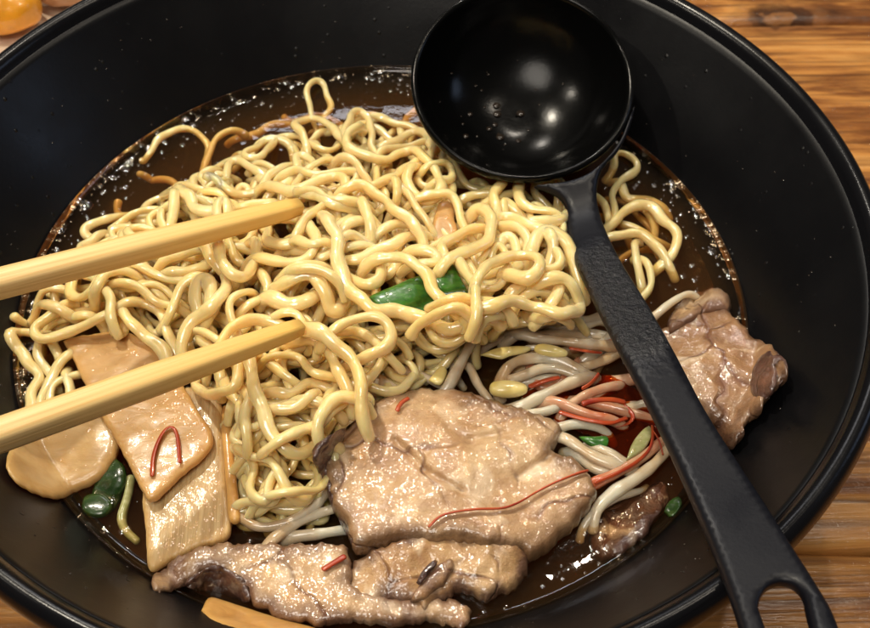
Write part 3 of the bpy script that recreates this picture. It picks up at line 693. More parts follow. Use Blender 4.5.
# behind the upper tip
nd(270, 75, [(90, 490), (150, 465), (200, 500), (290, 490), (400, 478)], 'noodle lying farthest back on the heap behind the chopstick tip')
nd(270, 75, [(180, 470), (230, 440), (275, 420)], 'short noodle end pointing up behind the heap')
nd(270, 75, [(380, 410), (440, 450), (490, 540), (530, 620)], 'soaked noodle slipping down inside the big loop by the ladle cup', **PB)
nd(270, 75, [(0, 545), (70, 575), (150, 572), (230, 530), (310, 500), (375, 525), (380, 580), (330, 625), (250, 660), (190, 700), (150, 760)], 'wavy noodle curling over the upper chopstick tip from behind', r=.0017, lift=.4)
nd(270, 75, [(140, 590), (220, 600), (300, 640), (380, 660)], 'noodle lying beside the tip of the upper chopstick on its far side')
nd(270, 75, [(760, 430), (740, 500), (760, 560), (820, 560)], 'soaked noodle at the bottom of the round loop nearest the ladle cup', **PB)
nd(270, 75, [(720, 430), (650, 490), (530, 548), (470, 560)], 'thick noodle running down left from the round loop', r=.0018)
strand(T(270, 75, [(430, 262), (378, 305), (392, 365), (450, 395), (520, 415), (590, 425), (650, 385), (710, 378)])+T(400, 130, [(80, 100), (130, 145), (185, 215), (208, 285), (175, 342), (115, 347), (58, 315), (32, 250), (50, 185)]), label='large looping noodle with a round eye, directly left of the ladle cup', r=.0018, lift=.5)
nd(400, 130, [(145, 165), (215, 160), (268, 200), (248, 245), (200, 250)], 'small noodle loop touching the ladle cup rim')
nd(400, 130, [(295, 345), (370, 330), (470, 305)], 'noodle running level in front of the ladle cup')
nd(400, 130, [(120, 330), (190, 320), (240, 300), (275, 350), (300, 430), (325, 490)], 'noodle bending down from the round loop beside the pink scrap', r=.0017, lift=.3)
nd(300, 180, [(640, 230), (600, 150), (540, 80), (500, 20)], 'noodle behind the pink scrap dropping from the round loop', **PB)
# centre
nd(300, 180, [(220, 90), (290, 100), (310, 150), (350, 190)], 'short noodle kink at the heap summit')
nd(300, 180, [(480, 0), (490, 70), (470, 140)], 'noodle end rising at the back of the heap summit')
nd(300, 180, [(235, 210), (300, 200), (380, 225), (415, 290), (400, 340)], 'noodle arch in the centre of the heap beside the long vertical noodle', r=.0018)
nd(300, 180, [(410, 245), (480, 215), (560, 225)], 'short noodle bridging to the long diagonal summit noodle', r=.0017)
nd(300, 180, [(210, 290), (260, 260), (300, 300)], 'small noodle kink right of the long vertical noodle')
nd(300, 180, [(230, 330), (310, 320), (400, 350), (470, 380)], 'noodle running level at the heap centre above the scallion')
nd(300, 180, [(220, 400), (290, 395), (370, 360), (450, 325), (520, 290), (590, 270)], 'noodle rising to the right across the heap centre', r=.0018, lift=.4)
nd(300, 180, [(250, 490), (310, 525), (370, 515), (412, 470), (400, 420)], 'half ring noodle left of the large scallion cut', r=.0017)
nd(300, 180, [(250, 30), (320, 25), (390, 75), (460, 140), (550, 205), (605, 270), (608, 340)], 'long noodle sloping right over the heap summit', r=.0019, lift=.6)
nd(300, 180, [(590, 340), (660, 355), (690, 400), (640, 425), (590, 420)], 'noodle bend just above the bright green scallion', r=.0017)
nd(300, 180, [(390, 385), (480, 385), (560, 405), (620, 455), (655, 530), (700, 590), (745, 640), (790, 690)], 'noodle lying across the green scallion cuts', r=.0018, lift=.5)
nd(300, 180, [(120, 185), (165, 235), (190, 330), (192, 430), (225, 520), (290, 585), (350, 640), (430, 655), (530, 660), (620, 695), (700, 730), (770, 742), (860, 720), (920, 680)], 'longest noodle running from the summit down and right below the scallion', r=.0020, lift=1.0)
nd(300, 180, [(310, 110), (325, 150), (345, 190)], 'stub of noodle on the summit near the upper chopstick tip', r=.0018)
nd(300, 180, [(0, 300), (60, 330), (110, 300)], 'noodle stub left of the long vertical noodle')
nd(300, 180, [(0, 440), (80, 440), (150, 470)], 'noodle behind the fat hook left of the long vertical noodle')
nd(300, 180, [(270, 100), (180, 110), (90, 60), (20, 50)], 'noodle crossing behind the wavy noodle near the summit')
# below the lower tip
nd(170, 290, [(150, 200), (205, 225), (255, 262)], 'short pale noodle left of the ring behind the lower chopstick')
nd(170, 290, [(265, 250), (300, 185), (380, 152), (470, 150), (555, 175)], 'flattened ring noodle behind the lower chopstick tip', r=.0018, lift=.4)
nd(170, 290, [(560, 110), (640, 110), (660, 170)], 'noodle bend right behind the lower chopstick tip')
nd(170, 290, [(520, 510), (590, 525), (650, 480), (710, 460), (780, 480)], 'S shaped pale noodle under the cluster below the lower chopstick tip', **PB)
nd(170, 290, [(640, 545), (710, 540), (770, 570)], 'pale noodle end right of the S shaped pale noodle', **PB)
nd(170, 290, [(360, 480), (400, 540), (370, 600), (380, 680)], 'pale noodle dropping beside the long falling noodle below the lower chopstick', **PB)
nd(170, 290, [(125, 430), (138, 490), (190, 522), (275, 505), (335, 465), (352, 390), (340, 350)], 'U shaped noodle directly under the lower chopstick', r=.0017, lift=.5)
nd(170, 290, [(450, 315), (500, 375), (590, 428)], 'blunt noodle end under the lower chopstick tip')
nd(170, 290, [(520, 315), (610, 325), (680, 370), (730, 425), (810, 435)], 'noodle curving right from under the lower chopstick tip')
strand(T(170, 290, [(395, 340), (405, 420), (425, 500), (450, 570)])+T(180, 400, [(425, 90), (455, 170), (505, 235), (580, 272), (640, 255), (700, 215)]), label='long noodle falling from the lower chopstick and turning towards the big pork slice', r=.0018, lift=.5)
nd(180, 400, [(500, 185), (590, 160), (690, 115), (760, 60), (820, 0)], 'noodle slanting up right to the dark corner of the pork slice', r=.0018)
nd(180, 400, [(530, 335), (590, 380), (660, 380), (725, 360)], 'pale noodle bend at the left edge of the big pork slice', z=[.8, 1.2, 1], **PB)
nd(180, 400, [(375, 140), (420, 225), (490, 275), (600, 300)], 'sunken noodle behind the long S shaped one near the thin bamboo strip', z=[1.5, .6, -.5, -1], **PB)
nd(180, 400, [(290, 300), (305, 400), (330, 500), (390, 560)], 'broad sunken noodle just right of the thin bamboo strip', z=[1, .4, -.4, -1], r=.0020, **PB)
nd(180, 400, [(480, 480), (550, 470), (620, 510)], 'sunken noodle bump behind the lower end of the S shaped noodle', z=[.3, .8, .3], **PB)
nd(180, 400, [(358, 20), (335, 110), (338, 210), (365, 300), (395, 380), (395, 460), (440, 520), (520, 550), (600, 555), (665, 500)], 'long S shaped pale noodle right of the thin bamboo strip', r=.0019, z=[6, 4.5, 3.5, 3.2, 3.0, 2.4, 2, 1.6], m=M_PALE)
nd(180, 400, [(280, 110), (285, 190), (270, 270)], 'sunken noodle between the thin bamboo strip and the S shaped noodle', z=[1, .2, -.8], **PB)
nd(180, 400, [(470, 40), (540, 55), (600, 30), (640, -20)], 'pale noodle bend under the falling noodle', **PB)
# loop group left of the pork's top
nd(300, 290, [(480, 285), (560, 262), (625, 225)], 'pale noodle below the longest noodle, running to the sprouts', z=[4, 5, 5.5], **PB)
nd(300, 290, [(620, 280), (690, 275), (708, 330), (670, 380), (620, 370)], 'small brown ring noodle above the big pork slice', z=[3.5, 3, 2.4, 2], **PB)
nd(300, 290, [(90, 630), (150, 560), (210, 530), (255, 530)], 'noodle bow left of the noodle with the thick hanging end', r=.0017)
nd(300, 290, [(340, 430), (405, 385), (425, 320), (420, 270)], 'outer right curve of the noodle rings beside the pork slice', r=.0017)
nd(300, 290, [(0, 245), (70, 240), (130, 290), (180, 380), (225, 480)], 'noodle falling right from the lower chopstick tip', r=.0019, lift=.3)
nd(300, 290, [(150, 205), (240, 205), (330, 220), (385, 262), (410, 300)], 'inner ring noodle right of the lower chopstick tip', r=.0016)
nd(300, 290, [(180, 190), (250, 148), (340, 130), (420, 145), (462, 200), (445, 270), (375, 312), (300, 350)], 'outer ring noodle right of the lower chopstick tip', r=.0018, lift=.5)
nd(300, 290, [(50, 200), (130, 220), (190, 290), (260, 345), (297, 410), (300, 500), (310, 590)], 'noodle with a thick pale end hanging over the left corner of the pork slice', r=.0021, lift=1.0)
# right heap
nd(430, 210, [(260, 240), (300, 190), (320, 160)], 'short noodle between the hairpin noodles right of the pink scrap')
nd(430, 210, [(165, 250), (210, 300), (230, 340)], 'short noodle just right of the bright green scallion')
nd(430, 210, [(260, 380), (320, 400), (370, 360), (375, 290)], 'soaked noodle bend at the low middle of the right heap', **PB)
nd(430, 210, [(420, 390), (500, 360), (570, 380)], 'noodle swell under the hairpin of the right heap', r=.0018, **PB)
nd(430, 210, [(470, 430), (540, 402), (610, 432)], 'noodle hump above the long lower strands of the right heap', r=.0017)
nd(430, 210, [(340, 180), (380, 130), (432, 150), (425, 220)], 'small ring noodle in the hollow of the right heap', r=.0016)
nd(430, 210, [(320, 200), (325, 150), (365, 190), (375, 240)], 'small noodle fold left of the ring in the right heap', r=.0015)
nd(430, 210, [(330, 90), (390, 80), (450, 95), (495, 150), (480, 200)], 'noodle arch over the hollow of the right heap', r=.0019)
nd(400, 130, [(460, 490), (470, 440), (540, 430), (620, 465), (710, 500)], 'noodle running right from the front of the ladle cup to the handle', r=.0019)
nd(400, 130, [(530, 400), (515, 340), (555, 370), (600, 430)], 'noodle bend inside the spiral left of the handle neck', r=.0016)
nd(400, 130, [(480, 400), (465, 330), (510, 260), (590, 228), (680, 245), (750, 290), (815, 330), (842, 390), (810, 445), (730, 462), (650, 455)], 'outer ring of the noodle spiral left of the handle neck', r=.0018, lift=.3)
nd(400, 130, [(600, 265), (588, 330), (625, 380), (700, 400), (760, 405)], 'inner ring of the noodle spiral left of the handle neck', r=.0017, lift=.3)
nd(400, 130, [(800, 310), (800, 260), (740, 238), (675, 272), (668, 325), (715, 360), (750, 400)], 'crook shaped noodle on top of the spiral left of the handle neck', r=.0018, lift=.5)
nd(400, 130, [(400, 480), (340, 505), (255, 540), (208, 580), (215, 640)], 'noodle bend in front of the pink scrap', r=.0018)
nd(400, 130, [(345, 440), (390, 385), (440, 410), (455, 480), (435, 555), (360, 595), (270, 625), (230, 660)], 'hairpin noodle right of the pink scrap', r=.0019, lift=.4)
nd(430, 210, [(510, 180), (550, 110), (610, 100), (680, 165), (722, 260), (735, 330)], 'wide noodle arch against the left edge of the ladle handle', r=.0020)
nd(430, 210, [(600, 120), (620, 190), (600, 240)], 'noodle under the wide arch by the ladle handle', r=.0018)
nd(430, 210, [(560, 300), (620, 300), (660, 270), (640, 220)], 'noodle knuckle below the wide arch by the handle', r=.0017)
nd(430, 210, [(600, 470), (640, 410), (650, 360)], 'noodle inside the triangular bend near the handle', r=.0017)
nd(430, 210, [(290, 510), (400, 528), (520, 540), (620, 520)], 'lowest level noodle of the right heap above the bean sprouts', r=.0018)
nd(430, 210, [(100, 445), (200, 445), (330, 475)], 'noodle stretch under the scallion running right', r=.0017)
nd(430, 210, [(0, 540), (60, 505), (130, 480)], 'noodle end behind the longest noodle below the scallion', r=.0017)
nd(430, 210, [(575, 345), (650, 325), (700, 365), (742, 440), (745, 495), (670, 512), (580, 502), (490, 472), (410, 450), (330, 470), (250, 488)], 'long noodle with a sharp triangular bend beside the handle', r=.0018, lift=.4)
nd(430, 210, [(150, 275), (190, 325), (225, 390), (235, 485)], 'noodle running down from the fork right of the green scallion', r=.0019)
nd(430, 210, [(230, 335), (290, 275), (380, 238), (480, 222), (540, 238), (548, 300), (485, 345), (415, 325)], 'tongue shaped hairpin noodle on top of the right heap', r=.0019, lift=.8)
# right of the handle
nd(560, 130, [(440, 410), (475, 470), (470, 540)], 'sunken noodle inside the angular noodle right of the handle', z=[-.5, -1.5, -3], **PB)
nd(560, 130, [(320, 470), (400, 500), (460, 540)], 'brown soaked noodle inside the angular one right of the handle', z=[-.6, -1, -2], **PB)
nd(560, 130, [(310, 275), (330, 350), (420, 340), (480, 370)], 'sunken noodle fold behind the angular noodle right of the handle', z=[-.5, -1, -2], r=.0016, **PB)
nd(560, 130, [(270, 160), (270, 115), (335, 118), (385, 165), (370, 220), (300, 250), (262, 320), (272, 410)], 'question mark shaped noodle nearest the far broth edge right of the handle', z=[.2, .8, 1, 1, .8, .8, .8, .6], **PB)
nd(560, 130, [(190, 340), (225, 365), (235, 420)], 'short noodle touching the right edge of the ladle neck', z=[1.5, 1.6, 1], **PB)
nd(560, 130, [(235, 485), (305, 425), (375, 372), (445, 375), (510, 440), (585, 520), (580, 590), (530, 640)], 'angular noodle turning back at the right of the ladle handle', z=[2, 2.6, 2.8, 2.4, 2, 1.6, 1.2, .4], r=.0017, m=M_PALE)
nd(560, 130, [(260, 530), (360, 512), (440, 540), (500, 600), (520, 650)], 'noodle arching below the angular one right of the handle', z=[2.8, 3, 2.6, 1.6, .6], r=.0017, m=M_PALE)
nd(560, 200, [(405, 255), (415, 330), (430, 400)], 'short upright noodle beside the handle above the pork chunk', s=5.41, z=[2.5, 2, 1], m=M_PALE)
nd(560, 200, [(470, 350), (505, 420), (480, 480), (450, 520)], 'last noodle bend above the pork chunk beside the handle', s=5.41, z=[2, 2, 1.4], m=M_PALE)
# ------------------------------------------------------------------ bean sprouts
G_B = 'bean sprouts'
def oil_mat():
    m = bpy.data.materials.new("chili_oil"); m.use_nodes = True; nt = m.node_tree; nt.nodes.clear()
    out = N(nt, 'ShaderNodeOutputMaterial'); mx = N(nt, 'ShaderNodeMixShader'); tr = N(nt, 'ShaderNodeBsdfTransparent'); tr.inputs[0].default_value = (.74, .36, .14, 1)
    df = N(nt, 'ShaderNodeBsdfPrincipled'); df.inputs['Base Color'].default_value = (.20, .035, .010, 1); df.inputs['Roughness'].default_value = .06
    mx.inputs[0].default_value = .12
    nt.links.new(tr.outputs[0], mx.inputs[1]); nt.links.new(df.outputs[0], mx.inputs[2]); nt.links.new(mx.outputs[0], out.inputs[0])
    bump(nt, df, noise(nt, 300, 3, .6, worldpos(nt)), .3, .0006); return m
M_OIL = oil_mat()
for poly_, lb_ in (([(520, 395), (560, 375), (600, 372), (640, 392), (665, 420), (660, 450), (630, 462), (600, 440), (565, 425)], 'red chili oil slick on the broth among the sprouts beside the ladle handle'),):
    o = slab('chili_oil', poly_, [(600, 400, .75 if poly_[0][0] == 520 else .45)], .0003, M_OIL, R=.00015, rag=1.2, amp=0, wall=False, stampit=False); tag(o, lb_, 'oil slick', kind='stuff')
def sprout(x0, y0, pts, label, z=None, r=.0017, m=None, s=4.983, head=None, taper=.75):
    """thin pale shoot; the yellow seed head, where it shows, is a part"""
    px = T(x0, y0, pts, s)
    root = empty('bean_sprout', W(px[0][0], px[0][1], ZB).tolist()); tag(root, label, 'bean sprout', G_B)
    strand(px, r=r, z=z, name='stem', m=m or M_SPROUT, parent=root, taper=taper, dive=head is None)
    if head:
        (u, v), L, wd, ang, hz = head
        P0 = W(u, v, ZB+hz*.001); n, mm = 20, 12; V = []; Fc = []
        ca, sa = math.cos(ang), math.sin(ang)
        for i in range(n+1):
            t = i/n*math.pi; x = -math.cos(t)*L; rr = wd*math.sin(t)**.75*(1+.12*math.cos(t))
            for k in range(mm):
                a = 2*math.pi*k/mm; yy = rr*math.cos(a); zz = rr*.85*math.sin(a)-(.12*wd if abs(math.sin(a)) > .9 else 0)*(1 if math.cos(t) > -.3 else .2)
                V.append((P0[0]+x*ca-yy*sa, P0[1]+x*sa+yy*ca, P0[2]+zz))
        for i in range(n):
            for k in range(mm):
                k2 = (k+1) % mm; Fc.append((i*mm+k, i*mm+k2, (i+1)*mm+k2, (i+1)*mm+k))
        mesh_obj('seed_head', V, Fc, M_SEED, root, fix=True)
    return root
sprout(430, 300, [(90, 190), (100, 260), (110, 330)], 'translucent bean sprout behind the thick upright one', z=[3, 2.5, 2])
sprout(430, 300, [(205, 345), (235, 420), (290, 490)], 'short bean sprout slipping under the top edge of the pork slice', z=[3.5, 2.8, 2.2])
sprout(430, 300, [(270, 160), (330, 125), (400, 100), (450, 95)], 'bean sprout tucked right below the lowest noodle', z=[3, 3.2, 3])
sprout(430, 300, [(260, 240), (340, 195), (440, 175)], 'brownish bean sprout above the yellow leaf shaped seed', z=[1.5, 2, 2])
sprout(430, 300, [(540, 130), (640, 140), (760, 135), (830, 110)], 'soaked bean sprout behind the long level one', z=[1, 1.5, 1.5])
sprout(430, 300, [(690, 90), (770, 110), (850, 80)], 'soaked bean sprout farthest back beside the handle', z=[1.5, 2.2, 2])
sprout(430, 300, [(450, 165), (510, 140), (580, 112), (680, 90)], 'thick bean sprout rising right just below the noodles', z=[3.5, 3.6, 3.6], r=.0020, taper=1)
sprout(430, 300, [(460, 170), (520, 190), (620, 200), (740, 215), (870, 225)], 'long level bean sprout running to the ladle handle', z=[4, 3.8, 3.4], r=.0021, taper=.95)
sprout(430, 300, [(360, 380), (375, 345), (430, 305), (530, 288), (640, 300), (740, 350)], 'curved bean sprout arching under the twin yellow seeds', z=[3, 3.4, 3.6, 3.4, 3], r=.0019, taper=1)
sprout(430, 300, [(400, 400), (480, 370), (560, 340), (650, 345), (730, 375)], 'second curved bean sprout nested inside the arching one', z=[2.6, 3, 3.2, 3], r=.0017, taper=1, head=((600.5-47, 350), .0001, .0001, 0, 2))
sprout(430, 300, [(480, 520), (560, 480), (650, 435), (745, 395)], 'straight thick bean sprout with a blunt end right of the cream seed', z=[3, 3.4, 3.8], r=.0022, taper=1)
sprout(430, 300, [(480, 570), (560, 562), (640, 535)], 'short pale bean sprout below the straight thick one', z=[2.6, 3, 2.6], r=.0017)
sprout(430, 300, [(640, 510), (720, 545), (800, 575), (880, 590)], 'pink stained bean sprout beside the red chili oil', z=[3.4, 3.4, 3], m=M_SPINK, r=.0021)
sprout(430, 300, [(700, 520), (780, 470), (860, 440), (900, 430)], 'chili reddened bean sprout next to the handle', z=[2, 2.2, 2], m=M_SPINK)
sprout(430, 300, [(500, 330), (540, 440), (640, 420), (720, 330)], 'sunken bean sprout between the cream seed and the handle', z=[1, 1, 1], m=M_SPINK)
sprout(430, 300, [(330, 470), (300, 450), (330, 440)], 'bean sprout with a plump cream seed head above the pork slice', z=[3, 3.4, 3.6], r=.0009, head=((508.5, 389), .0042, .0021, -.05, 5.2))
sprout(430, 300, [(480, 240), (520, 235), (560, 235)], 'bean sprout with a long yellow seed head under the lowest noodles', z=[4, 4.4, 4.6], r=.0009, head=((551, 351), .0038, .0015, -.25, 5.0))
slab('seed_leaf', T(430, 300, [(250, 265), (310, 240), (380, 225), (510, 228), (470, 255), (400, 268), (360, 285), (300, 275)]), [(505, 351, 5.0)], .0014, M_SEED, R=.0007, label='pointed bright yellow seed leaf left of the long yellow seed head', cat='seed leaf')
slab('onion_scrap', T(300, 290, [(640, 440), (700, 370), (735, 390), (720, 440), (690, 465)]), [(439, 375, 5.0)], .0016, M_SEED, R=.0008, label='small pale yellow scrap touching the top edge of the big pork slice', cat='vegetable scrap')
sprout(430, 300, [(245, 130), (200, 225), (150, 320), (105, 410)], 'thick translucent upright bean sprout above the pork slice', z=[6.5, 6, 5.4, 5], r=.0021, taper=1)
sprout(300, 290, [(500, 400), (560, 420), (640, 440)], 'bean sprout lying along the top edge of the pork slice', z=[3.5, 3.6, 3.6], r=.0019)
sprout(300, 290, [(380, 440), (430, 480), (470, 500)], 'wide translucent bean sprout at the top left corner of the pork slice', z=[4, 4, 4], r=.0022)
# right cluster
sprout(540, 390, [(140, 245), (215, 300), (300, 350), (385, 375)], 'white bean sprout right of the pork slice below the green scallion', z=[3.6, 3.2, 2.6], r=.0020, taper=.9)
sprout(540, 390, [(320, 300), (375, 320), (400, 352)], 'stubby white bean sprout beside the small green scallion piece', z=[3, 3, 2.4], r=.0020, taper=1)
sprout(540, 390, [(260, 470), (400, 405), (520, 330), (600, 260)], 'reddish bean sprout curving towards the handle', z=[2.6, 2.6, 2.2], m=M_SPINK, r=.0019)
sprout(540, 390, [(300, 570), (380, 500), (480, 440), (580, 360), (630, 300)], 'glossy pinkish bean sprout lowest beside the handle', z=[1.5, 2.2, 2.4, 2], m=M_SPROUT, r=.0020)
sprout(540, 390, [(250, 630), (320, 570), (390, 530), (470, 510)], 'sunken bean sprout beside the submerged brown pork', z=[.4, .8, .2], m=M_SPROUT, r=.0016)
sprout(540, 390, [(200, 330), (260, 390), (330, 410), (420, 380)], 'soaked bean sprout under the white one by the pork slice', z=[1.5, 1.5, 1], m=M_SPROUT, r=.0018)
sprout(540, 390, [(90, 190), (180, 165), (280, 180)], 'yellowish bean sprout above the small green scallion piece', z=[2, 2, 1.6], m=M_SPROUT, r=.0018)
slab('seed_leaf', T(540, 390, [(430, 345), (460, 260), (510, 195), (555, 170), (560, 220), (520, 290), (470, 325)]), [(637, 440, 4)], .0012, M_SCALP, R=.0006, label='pale green folded seed leaf touching the left edge of the handle', cat='seed leaf')
sprout(200, 470, [(205, 235), (270, 282), (360, 285), (470, 255), (560, 195), (625, 110)], 'long translucent bean sprout sweeping along above the thin pork slice', z=[1.6, 1.6, 1.8, 2.4, 3], r=.0019, taper=.9)
sprout(200, 470, [(350, 355), (430, 295), (540, 235), (640, 200)], 'bean sprout crossing down to the thin pork slice', z=[1.8, 2.2, 2.4], r=.0018)
sprout(200, 470, [(480, 330), (580, 320), (700, 300)], 'bean sprout half under the lower left of the big pork slice', z=[1.2, 1.2, 1], r=.0019)
sprout(630, 280, [(140, 165), (200, 115), (265, 75)], 'pale bean sprout between the handle and the pork chunk', z=[3, 3, 2.4], r=.0018)
# ------------------------------------------------------------------ pork
G_P = 'slices of braised pork'
slab('pork_slice', T(540, 390, [(250, 640), (330, 560), (420, 510), (520, 470), (620, 420), (650, 500), (600, 600), (520, 700), (380, 800), (270, 790)]), [(620, 510, -.9), (650, 480, .2), (600, 550, -1.2)], .006, M_DARKP, R=.003, label='dark brown pork piece sunk in the broth right of the big slice', cat='pork', group=G_P, rag=1.2, amp=.0009)
slab('bamboo_shoot', [(200, 608), (208, 595), (225, 598), (243, 604), (280, 616), (320, 628), (310, 645), (250, 640), (215, 626)], [(220, 605, 2.4), (300, 635, 2.4)], .003, M_MENB, R=.0014, label='curved brown bamboo shoot under the thin pork slice at the near wall', cat='bamboo shoot', group=G_M)
# thin long slice along the near side, with a dark fatty part
thin = empty('pork_slice', W(300, 580, ZB).tolist()); tag(thin, 'long thin pork slice with ragged edges along the near side of the bowl', 'pork', G_P)
slab('lean', [(149, 577), (168, 561), (190, 548), (216, 541), (260, 541), (300, 541), (335, 541), (350, 548), (352, 580), (370, 592), (410, 597), (450, 596), (470, 606), (463, 624), (430, 618), (395, 622), (350, 618), (320, 622), (296, 617), (278, 616), (266, 606), (254, 603), (247, 588), (232, 578), (214, 566), (190, 577), (165, 588), (155, 590)], [(150, 580, 2.2), (200, 550, 4.6), (300, 545, 4.6), (280, 600, 3.0), (460, 612, 1.8), (350, 560, 4.2)], .0034, M_PORK2, R=.0011, rag=2.0, amp=.0005, nsc=230, sp=3.0, parent=thin)
slab('fat', T(0, 410, [(520, 495), (560, 465), (610, 440), (660, 450), (700, 480), (722, 520), (712, 545), (670, 530), (620, 515), (560, 508)], 2.88), [(180, 578, 1.6), (245, 592, 2.4), (215, 565, 2.4)], .003, M_DARKP, R=.0015, rag=1.0, amp=.0006, parent=thin, conform=.0009)
# big slice: upper round part and the folded lobe beneath
def crease(u, v):
    # a shallow seam across the slice, higher to its right
    def seg(x1, y1, x2, y2, w, dd):
        ax, ay = x2-x1, y2-y1; t = max(0, min(1, ((u-x1)*ax+(v-y1)*ay)/(ax*ax+ay*ay))); d = math.hypot(u-x1-ax*t, v-y1-ay*t); return -dd*math.exp(-(d/w)**2)
    z = seg(395, 440, 425, 470, 3.5, 1.1)+seg(425, 470, 462, 491, 3, 1.3)+seg(462, 491, 500, 505, 4, .5)
    z += seg(448, 428, 470, 440, 4, .9)+seg(470, 440, 508, 432, 4, 1.1)+seg(520, 476, 545, 460, 4, .9)+seg(545, 460, 556, 448, 4, 1.1)
    z += .8*math.exp(-(((u-520)/60)**2+((v-450)/30)**2))
    z += .9*math.sin(u*.045+v*.02)*math.sin(v*.06+1)
    return z
big = empty('pork_slice', W(450, 490, ZB).tolist()); tag(big, 'largest pork slice, folded, lying on the near side of the noodles with a red thread', 'pork', G_P)
slab('folded_lobe', T(280, 410, [(188, 530), (200, 450), (250, 398), (330, 372), (400, 345), (560, 350), (700, 380), (712, 445), (692, 492), (640, 512), (600, 532), (560, 520), (520, 505), (492, 525), (450, 535), (420, 570), (380, 548), (300, 540), (240, 560), (200, 555)], 2.88), [(350, 590, 2.6), (400, 545, 6.2), (500, 545, 5.6), (520, 580, 2.4), (440, 590, 3.2)], .0050, M_FAT, R=.0014, rag=2.2, amp=.0007, nsc=230, sp=3.0, parent=big)
slab('round_slice', [(312, 447), (328, 434), (345, 425), (352, 411), (372, 401), (395, 388), (430, 384), (465, 387), (500, 398), (537, 409), (561, 421), (560, 434), (552, 446), (574, 454), (590, 470), (597, 489), (586, 508), (568, 526), (547, 545), (533, 551), (517, 545), (488, 540), (455, 533), (430, 536), (400, 536), (362, 545), (353, 542), (343, 515), (331, 500), (327, 478), (320, 462)], [(320, 450, 6.5), (345, 540, 7.0), (430, 390, 5.8), (440, 530, 8.2), (540, 545, 5.5), (590, 490, 5.0), (560, 420, 4.6), (450, 450, 8.4)], .0060, M_PORK, R=.0013, rag=1.6, amp=.00035, nsc=230, sp=3.0, zshape=crease, parent=big)
slab('torn_fat', T(280, 410, [(375, 545), (400, 500), (440, 460), (485, 420), (500, 440), (480, 490), (440, 520), (400, 545)], 2.88), [(415, 590, 4.6), (445, 560, 6.6)], .0016, M_FAT, R=.0008, rag=1.0, parent=big, conform=.0008)
slab('browned_edge', [(311, 447), (328, 433), (346, 425), (343, 436), (331, 452), (329, 470), (336, 492), (346, 514), (356, 536), (364, 545), (352, 543), (341, 522), (330, 502), (324, 480), (314, 462)], [(330, 480, 6)], .0022, M_DARKP, R=.0011, rag=1.0, amp=.0008, parent=big, conform=-.0002)
slab('gap_shade', T(280, 410, [(392, 492), (415, 452), (448, 425), (452, 440), (425, 470), (402, 500)], 2.88), [(420, 565, 5)], .0012, M_DARKP, R=.0006, rag=.4, parent=big, conform=.0009)  # dark sliver painted as the shade in the gap by the torn strip
# chunk leaning on the wall at the right, behind the handle
ch = empty('pork_chunk', W(720, 360, ZB).tolist()); tag(ch, 'chunky pork piece leaning on the black wall right of the ladle handle', 'pork', G_P)
slab('meat', [(650, 330), (672, 318), (700, 300), (712, 287), (726, 290), (733, 308), (744, 320), (756, 332), (771, 339), (782, 350), (790, 362), (786, 373), (776, 385), (768, 394), (763, 404), (750, 415), (740, 436), (728, 434), (710, 415), (690, 400), (668, 375), (655, 352)], [(660, 340, 3.5), (715, 295, 3.5), (760, 345, 9.0), (785, 365, 11), (740, 430, 6.5), (710, 370, 8.5), (740, 370, 9.5)], .0070, M_CHUNK_SHADED, R=.0016, rag=1.7, amp=.0008, nsc=220, sp=3.0, parent=ch)
slab('browned_edge', [(752, 376), (757, 358), (765, 350), (776, 347), (789, 361), (787, 373), (777, 386), (767, 395), (756, 392), (752, 385)], [(770, 368, 11.2), (787, 364, 10.9)], .0030, M_DARKP, R=.0015, rag=.8, amp=.0010, parent=ch, conform=.0011)
slab('fatty_corner', [(679, 300), (690, 291), (703, 288), (714, 284), (726, 288), (732, 298), (731, 308), (718, 306), (700, 312), (685, 322), (672, 330), (668, 318)], [(690, 300, 4), (725, 295, 6.0)], .0035, M_PORK2, R=.0018, rag=1, amp=.0010, parent=ch, conform=.0012)
# ------------------------------------------------------------------ chili threads
G_C = 'dried red chili threads'
def thread(px, label, z=None, r=.00042, **kw): strand(px, label=label, z=z, r=r, name='chili_thread', m=M_CHILI, cat='chili thread', group=G_C, sink=.6, nsid=6, **kw)
thread(T(280, 410, [(430, 335), (460, 305), (510, 292), (570, 285), (640, 283), (690, 265), (740, 235), (800, 205), (870, 178), (885, 175)], 2.88), 'long red chili thread lying across the biggest pork slice', r=.00055, lift=.15)
thread(T(0, 410, [(438, 188), (440, 140), (455, 90), (480, 50), (500, 48), (512, 80), (518, 150)], 2.88), 'hooked red chili thread on the wide smooth bamboo shoot', r=.00050)
thread(T(280, 410, [(125, 458), (155, 440), (185, 422)], 2.88), 'short red chili thread on the thin pork slice, at its top edge', r=.0006)
thread(T(540, 390, [(275, 462), (380, 418), (470, 368), (540, 305), (562, 240), (560, 180)]), 'red chili thread curving on the sprouts left of the handle', z=[4.2, 4.4, 4.2, 3.8])
thread(T(540, 390, [(560, 200), (595, 250), (612, 320)]), 'red chili thread hugging the handle edge by the pale green leaf', z=[3.8, 3.8, 3.4], r=.0005)
thread(T(540, 390, [(215, 68), (280, 50), (370, 48), (420, 60)]), 'broad red chili thread above the pink stained sprout', z=[4.4, 4.8, 4.2], r=.0006)
thread(T(540, 390, [(100, 110), (200, 140), (300, 160), (350, 165), (430, 140)]), 'red chili thread below the pink stained sprout', z=[3.2, 3.6, 3.0], r=.0006)
thread(T(430, 300, [(700, 240), (780, 255), (850, 262)]), 'red chili thread near the handle below the long level sprout', z=[4.2, 4.0, 3.6], r=.0006)
